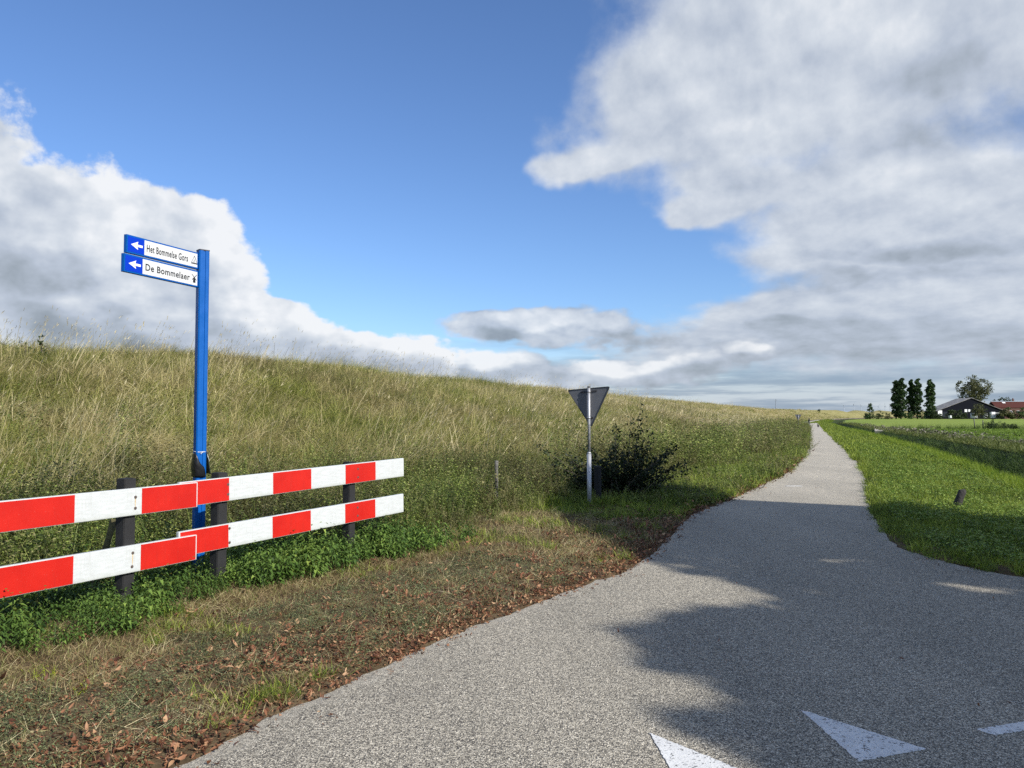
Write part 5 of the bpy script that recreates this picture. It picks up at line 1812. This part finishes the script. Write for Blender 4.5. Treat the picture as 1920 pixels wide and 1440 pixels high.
def house():
    y = 512.0
    x0 = at(1868, 780, y)[0]; x1 = at(1990, 780, y)[0]
    g = zat(x0, y)
    zr = at(1900, 753.5, y)[2] - g; ze = at(1900, 764, y)[2] - g
    root = empty('farmhouse', ((x0 + x1) / 2, y, g))
    tag(root, 'farmhouse with a long red tiled roof at the right edge of the picture', 'house')
    W = (x1 - x0) / 2; D = 5.0
    bm = bmesh.new()
    bm_box(bm, 2 * W, 2 * D, ze + 0.5, (0, D, ze / 2 - 0.25))
    link('wall', bm_mesh('wall', bm), M['brick'], root)
    bm = bmesh.new()
    P = [(-0.4, ze - 0.25), (D, zr), (2 * D + 0.4, ze - 0.25), (2 * D + 0.4, ze + 0.02), (D, zr + 0.28), (-0.4, ze + 0.02)]
    a = [bm.verts.new((-W - 0.3, p[0], p[1])) for p in P]; b = [bm.verts.new((W + 0.3, p[0], p[1])) for p in P]
    for i in range(6):
        j = (i + 1) % 6; bm.faces.new((a[i], a[j], b[j], b[i]))
    for v_ in (a, b):
        bm.faces.new((v_[0], v_[1], v_[4], v_[5])); bm.faces.new((v_[1], v_[2], v_[3], v_[4]))
    bmesh.ops.recalc_face_normals(bm, faces=bm.faces)
    rf = link('roof', bm_mesh('roof', bm), M['tiles'], root)
    bm = bmesh.new()
    bm_box(bm, 2 * W + 0.8, 0.5, 0.3, (0, D, zr + 0.42)); link('ridge', bm_mesh('ridge', bm), M['far_grey'], rf)
    cx = at(1910, 760, y)[0] - root.location.x
    bm = bmesh.new(); bm_box(bm, 1.1, 1.0, 1.9, (cx, D + 0.8, zr + 0.9)); bm_box(bm, 0.5, 0.5, 0.8, (cx, D + 0.8, zr + 2.2))
    link('chimney', bm_mesh('chimney', bm), M['brick'], rf)
    for a_, b_ in ((1886.5, 1892),):
        xa = at(a_, 755, y)[0] - root.location.x; xb = at(b_, 755, y)[0] - root.location.x
        bm = bmesh.new()
        t = 0.22
        ang = math.atan2(zr - ze, D)
        vs = bm_box(bm, xb - xa, 1.2, 0.08, (0, 0, 0), mat=Matrix.Rotation(ang, 4, 'X'))
        bmesh.ops.translate(bm, vec=((xa + xb) / 2, D * 0.80, ze + (zr - ze) * 0.80 + 0.32), verts=vs)
        link('skylight', bm_mesh('skylight', bm), M['white_wall'], rf)
    for a_, b_ in ((1893, 1898), (1906, 1911), (1930, 1936), (1948, 1954)):
        xa = at(a_, 770, y)[0] - root.location.x; xb = at(b_, 770, y)[0] - root.location.x
        bm = bmesh.new()
        bm_box(bm, xb - xa, 0.12, 1.5, ((xa + xb) / 2, -0.07, ze * 0.62))
        f_ = link('window', bm_mesh('window', bm), M['white_wall'], root)
        bm = bmesh.new()
        bm_box(bm, (xb - xa) * 0.8, 0.04, 1.2, ((xa + xb) / 2, -0.155, ze * 0.62))
        link('pane', bm_mesh('pane', bm), M['glass'], f_)
house()

def trailer(px0, px1, tp, bp, y, label, name='trailer'):
    p = at(px0, bp, y); q = at(px1, tp, y)
    x = (p[0] + q[0]) / 2; g = zat(x, y)
    root = empty(name, (x, y, g)); tag(root, label, name.replace('_', ' '))
    w = q[0] - p[0]; h = q[2] - g
    bm = bmesh.new(); bm_box(bm, w, 1.9, h - 0.5, (0, 0, (h + 0.5) / 2), 0.12)
    bmesh.ops.recalc_face_normals(bm, faces=bm.faces)
    link('body', bm_mesh('body', bm), M['white_wall'], root)
    for s_ in (-0.28, 0.28):
        bm = bmesh.new(); bm_cyl(bm, 0.38, 0.38, 0.22, (s_ * w, -0.9, 0.38), 14, Matrix.Rotation(math.pi / 2, 4, 'X'))
        link('wheel', bm_mesh('wheel', bm), M['jacket'], root)
    if w > 2:
        bm = bmesh.new(); bm_box(bm, w * 0.7, 0.05, h * 0.10, (0, -0.965, h * 0.62)); link('side_window', bm_mesh('side_window', bm), M['glass'], root)
    return root
trailer(1821, 1831, 774.5, 783, 470, 'white box trailer parked in front of the barn gable')
trailer(1857.5, 1865, 772.5, 781.5, 472, 'pale trailer parked right of the orchard trees', 'trailer')
trailer(1846, 1850, 775, 783, 468, 'small white container between the two orchard bushes', 'container')
trailer(1780, 1782.8, 779, 784.5, 462, 'small white box standing at the field edge left of the barn middle', 'storage_box')

# ------------------------------------------------------------------ masts and turbines
def mast(px, top, y, label):
    a = at(px, 778, y); g = zat(a[0], y); h = at(px, top, y)[2] - g
    bm = bmesh.new()
    s0, s1 = 1.6 * y / 2200, 0.6 * y / 2200
    for sx in (-1, 1):
        for sy in (-1, 1):
            tube(bm, [(sx * s0, sy * s0, 0), (sx * s1, sy * s1, h)], [0.35, 0.25], 4)
    for i in range(10):
        z0, z1 = h * i / 10, h * (i + 1) / 10
        w0, w1 = s0 + (s1 - s0) * i / 10, s0 + (s1 - s0) * (i + 1) / 10
        tube(bm, [(-w0, -w0, z0), (w1, -w1, z1)], [0.18, 0.18], 4)
        tube(bm, [(w0, w0, z0), (-w1, w1, z1)], [0.18, 0.18], 4)
    root = empty('lattice_mast', (a[0], y, g)); tag(root, label, 'mast')
    link('tower', bm_mesh('tower', bm), M['far_grey'], root)
    bm = bmesh.new(); tube(bm, [(-6, 0, h * 0.97), (6, 0, h * 0.97)], [0.4, 0.4], 4)
    link('crossarm', bm_mesh('crossarm', bm), M['far_grey'], root)
mast(1455, 748.5, 2000, 'slim lattice mast with a crossarm rising behind the dike')
def turbine(px, hub_py, y, ph, label):
    a = at(px, 778, y); g = zat(a[0], y); h = at(px, hub_py, y)[2] - g
    root = empty('wind_turbine', (a[0], y, g)); tag(root, label, 'wind turbine', 'wind turbines on the horizon')
    bm = bmesh.new(); tube(bm, [(0, 0, 0), (0, 0, h * 0.5), (0, 0, h)], [2.2, 1.8, 1.3], 10)
    link('tower', bm_mesh('tower', bm, True), M['far_grey'], root)
    bm = bmesh.new(); bm_box(bm, 4, 9, 4, (0, 1, h), 0.5); link('nacelle', bm_mesh('nacelle', bm), M['far_grey'], root)
    for k_ in range(3):
        t = ph + k_ * 2.0944
        bm = bmesh.new()
        d = Vector((math.cos(t), 0, math.sin(t)))
        tube(bm, [Vector((0, -4.5, h)), Vector((0, -4.5, h)) + d * 9, Vector((0, -4.5, h)) + d * 27], [0.6, 0.9, 0.2], 6)
        link('blade', bm_mesh('blade', bm), M['far_grey'], root)
for i, (px, hp_, nm) in enumerate(((1583, 760.5, 'leftmost and largest wind turbine on the horizon'), (1601, 758.5, 'second wind turbine from the left on the horizon'),
                               (1615, 761, 'third wind turbine from the left, just left of the conical bush'), (1647, 762, 'wind turbine seen above the low bushes right of the conical bush'),
                               (1660, 762, 'wind turbine above the low olive bush'), (1669, 762.5, 'wind turbine nearest the poplars on their left'))):
    turbine(px, hp_, 5200, 0.4 + i * 0.9, nm)

# ------------------------------------------------------------------ person and dog on the road
def skinned(name, verts, edges, radii, mat, parent, sub=1, root_i=0):
    me = bpy.data.meshes.new(name)
    me.from_pydata([Vector(v) for v in verts], edges, [])
    o = link(name, me, None, parent)
    md = o.modifiers.new('skin', 'SKIN')
    sk = me.skin_vertices[0].data if me.skin_vertices else None
    if sk is None:
        me.skin_vertices.new() if hasattr(me.skin_vertices, 'new') else None
        bm = bmesh.new(); bm.from_mesh(me); bm.verts.layers.skin.verify(); bm.to_mesh(me); bm.free()
        sk = me.skin_vertices[0].data
    for i, r in enumerate(radii):
        sk[i].radius = (r, r) if not hasattr(r, '__len__') else r
        sk[i].use_root = (i == root_i)
    ss = o.modifiers.new('smooth', 'SUBSURF'); ss.levels = sub; ss.render_levels = sub
    dg = bpy.context.evaluated_depsgraph_get()
    m2 = bpy.data.meshes.new_from_object(o.evaluated_get(dg))
    o.modifiers.clear()
    o.data = m2
    m2.name = name
    m2.materials.clear(); m2.materials.append(mat)
    for p in m2.polygons: p.use_smooth = True
    return o

def person():
    y = 176.0
    x = at(1517, 790, y)[0]; g = float(groad(y)) + 0.008
    root = empty('person', (x, y, g), R(20))
    tag(root, 'person in a dark jacket walking away down the left side of the road', 'person')
    # pelvis 0, spine, chest, neck, head ; legs mid-stride ; arms
    V = [(0, 0, .92), (0, 0, 1.1), (0, .01, 1.32), (0, .02, 1.47), (0, .03, 1.56), (0, .03, 1.68),
         (-.09, 0, .88), (-.10, .16, .50), (-.10, .10, .10), (-.10, .22, .04), (.09, 0, .88), (.10, -.02, .49), (.10, -.24, .12), (.10, -.14, .04),
         (-.19, 0, 1.40), (-.25, -.06, 1.13), (-.24, .06, .90), (-.24, .10, .82), (.19, 0, 1.40), (.25, .05, 1.13), (.24, .02, .90), (.24, .03, .82)]
    E = [(0, 1), (1, 2), (2, 3), (3, 4), (4, 5), (0, 6), (6, 7), (7, 8), (8, 9), (0, 10), (10, 11), (11, 12), (12, 13), (2, 14), (14, 15), (15, 16), (16, 17), (2, 18), (18, 19), (19, 20), (20, 21)]
    Rr = [.13, .13, .16, .065, .09, .085, .09, .065, .045, .035, .09, .065, .045, .035, .065, .05, .038, .035, .065, .05, .038, .035]
    skinned('body', V, E, Rr, M['jacket'], root, 2)
    # trousers as clothing over the legs
    Vt = [(0, 0, .93), (-.09, 0, .86), (-.10, .16, .50), (-.10, .10, .12), (.09, 0, .86), (.10, -.02, .49), (.10, -.24, .14)]
    skinned('trousers', Vt, [(0, 1), (1, 2), (2, 3), (0, 4), (4, 5), (5, 6)], [.145, .105, .082, .068, .105, .082, .068], M['trousers'], root, 2)
    bm = bmesh.new()
    bmesh.ops.create_uvsphere(bm, u_segments=12, v_segments=8, radius=0.10)
    bmesh.ops.scale(bm, vec=(0.9, 1.05, 1.05), verts=bm.verts); bmesh.ops.translate(bm, vec=(0, 0.0, 1.665), verts=bm.verts)
    link('hair', bm_mesh('hair', bm, True), M['fur'], root)
person()
def dog():
    y = 150.0
    x = at(1534, 797, y)[0]; g = float(groad(y)) + 0.008
    root = empty('dog', (x, y, g), R(80))
    tag(root, 'small dark dog standing on the right side of the road near the walker', 'dog')
    V = [(-.22, 0, .36), (-.02, 0, .34), (.2, 0, .38), (.32, 0, .50), (.38, 0, .56), (.50, 0, .53), (-.34, 0, .46), (-.42, 0, .55),
         (.20, .08, .24), (.19, .08, .12), (.22, .08, .02), (.20, -.08, .24), (.19, -.08, .12), (.22, -.08, .02),
         (-.20, .08, .24), (-.28, .08, .15), (-.25, .08, .02), (-.20, -.08, .24), (-.28, -.08, .15), (-.25, -.08, .02)]
    E = [(0, 1), (1, 2), (2, 3), (3, 4), (4, 5), (0, 6), (6, 7), (2, 8), (8, 9), (9, 10), (2, 11), (11, 12), (12, 13), (0, 14), (14, 15), (15, 16), (0, 17), (17, 18), (18, 19)]
    Rr = [.11, .10, .13, .085, .085, .04, .025, .015, .055, .03, .03, .055, .03, .03, .065, .032, .03, .065, .032, .03]
    skinned('body', V, E, Rr, M['fur'], root, 2, 1)
    for s_ in (-1, 1):
        bm = bmesh.new(); bm_cyl(bm, 0.03, 0.005, 0.09, (.36, s_ * 0.06, .65), 6)
        link('ear', bm_mesh('ear', bm), M['fur'], root)
dog()

# ------------------------------------------------------------------ roadside trees behind the photographer's right shoulder, which shade the junction
def shade_trees():
    k = SUN_H * (1 / math.tan(SUN_EL))
    SH = [gnd(*p) for p in ((1425, 1440), (1373, 1408), (1279, 1374), (1222, 1344), (1271, 1334), (1372, 1316), (1310, 1272), (1192, 1252), (1208, 1224), (1146, 1186), (1284, 1146), (1465, 1126), (1373, 1091), (1284, 1078), (1200, 1052))]
    SH += [(0.7, 11.2), (0.45, 13.8), (1.0, 16.6), (3.0, 16.8), gnd(1375, 937), gnd(1480, 943), gnd(1625, 950), gnd(1700, 955), gnd(1790, 968), gnd(1900, 975), (12, 13.8), (22, 13), (26, 2), (12, -8), (2.0, -3)]
    SH = np.array(SH)
    HOLES = [(gnd(1850, 1108), 0.30, 0.13), (gnd(1790, 1098), 0.20, 0.10), (gnd(1580, 1052), 0.34, 0.11), (gnd(1660, 1240), 0.0, 0.0)]
    def inside(P):
        r = inside0(P)
        for (hx, hy), a_, b_ in HOLES:
            if a_ <= 0: continue
            u = (P[:, 0] - hx) * SUN_H.x + (P[:, 1] - hy) * SUN_H.y
            w = -(P[:, 0] - hx) * SUN_H.y + (P[:, 1] - hy) * SUN_H.x
            r &= (((P[:, 0] - hx) / a_) ** 2 + ((P[:, 1] - hy) / b_) ** 2) > 1
        return r
    def inside0(P):
        n = len(SH); c = np.zeros(len(P), bool); j = n - 1
        for i in range(n):
            xi, yi = SH[i]; xj, yj = SH[j]
            cond = ((yi > P[:, 1]) != (yj > P[:, 1])) & (P[:, 0] < (xj - xi) * (P[:, 1] - yi) / (yj - yi + 1e-12) + xi)
            c ^= cond; j = i
        return c
    specs = [((13.4, 2.5), 8.6, 4.2, 3.5, 'roadside tree closest to the junction, nearest the dike road'),
             ((18.4, 2.0), 8.6, 4.2, 3.5, 'roadside tree right of the one closest to the junction'),
             ((14.4, -3.0), 8.4, 4.2, 3.5, 'roadside tree at the middle of the row beside the junction'),
             ((19.6, -3.5), 8.8, 4.4, 3.6, 'roadside tree outside the middle one, away from the road'),
             ((24.5, 0.5), 8.6, 4.4, 3.6, 'roadside tree at the far right end of the row'),
             ((16.4, -8.5), 8.8, 4.4, 3.6, 'roadside tree behind the middle ones'),
             ((12.6, -7.2), 8.4, 4.0, 3.5, 'roadside tree furthest behind the camera')]
    for (tx, ty), hc, rw, rh, lb in specs:
        g = zat(tx, ty)
        n_cl = 420
        d = rng.normal(size=(n_cl * 3, 3)); d /= np.linalg.norm(d, axis=1)[:, None]
        q = d * (rng.random(len(d)) ** (1 / 2.4))[:, None] * np.array([rw, rw, rh]) + np.array([tx, ty, hc])
        gp = q[:, :2] - np.outer(q[:, 2], np.array(k))
        ins = inside(gp)
        q = q[ins][:n_cl]
        # crisp the shade: leaves only where their shadow stays inside
        m_ = 20000
        kk = rng.integers(0, len(q), m_)
        dd = rng.normal(size=(m_, 3)) * np.array([0.42, 0.42, 0.32])
        P = q[kk] + dd
        gp = P[:, :2] - np.outer(P[:, 2], np.array(k))
        nz = 0.0
        P = P[inside(gp)]
        root = empty('roadside_tree', (tx, ty, g)); tag(root, lb, 'tree', 'roadside trees shading the junction')
        crown_obj('crown', P - np.array([tx, ty, g]), rng.uniform(0.13, 0.26, len(P)), M['tree_leaf'], root)
        bm = bmesh.new()
        qq = q - np.array([tx, ty, g])
        tips = qq[rng.choice(len(qq), 12, False)]
        branches(bm, None, hc + 1.0, tips, 0.20)
        link('trunk', bm_mesh('trunk', bm, True), M['bark'], root)
shade_trees()
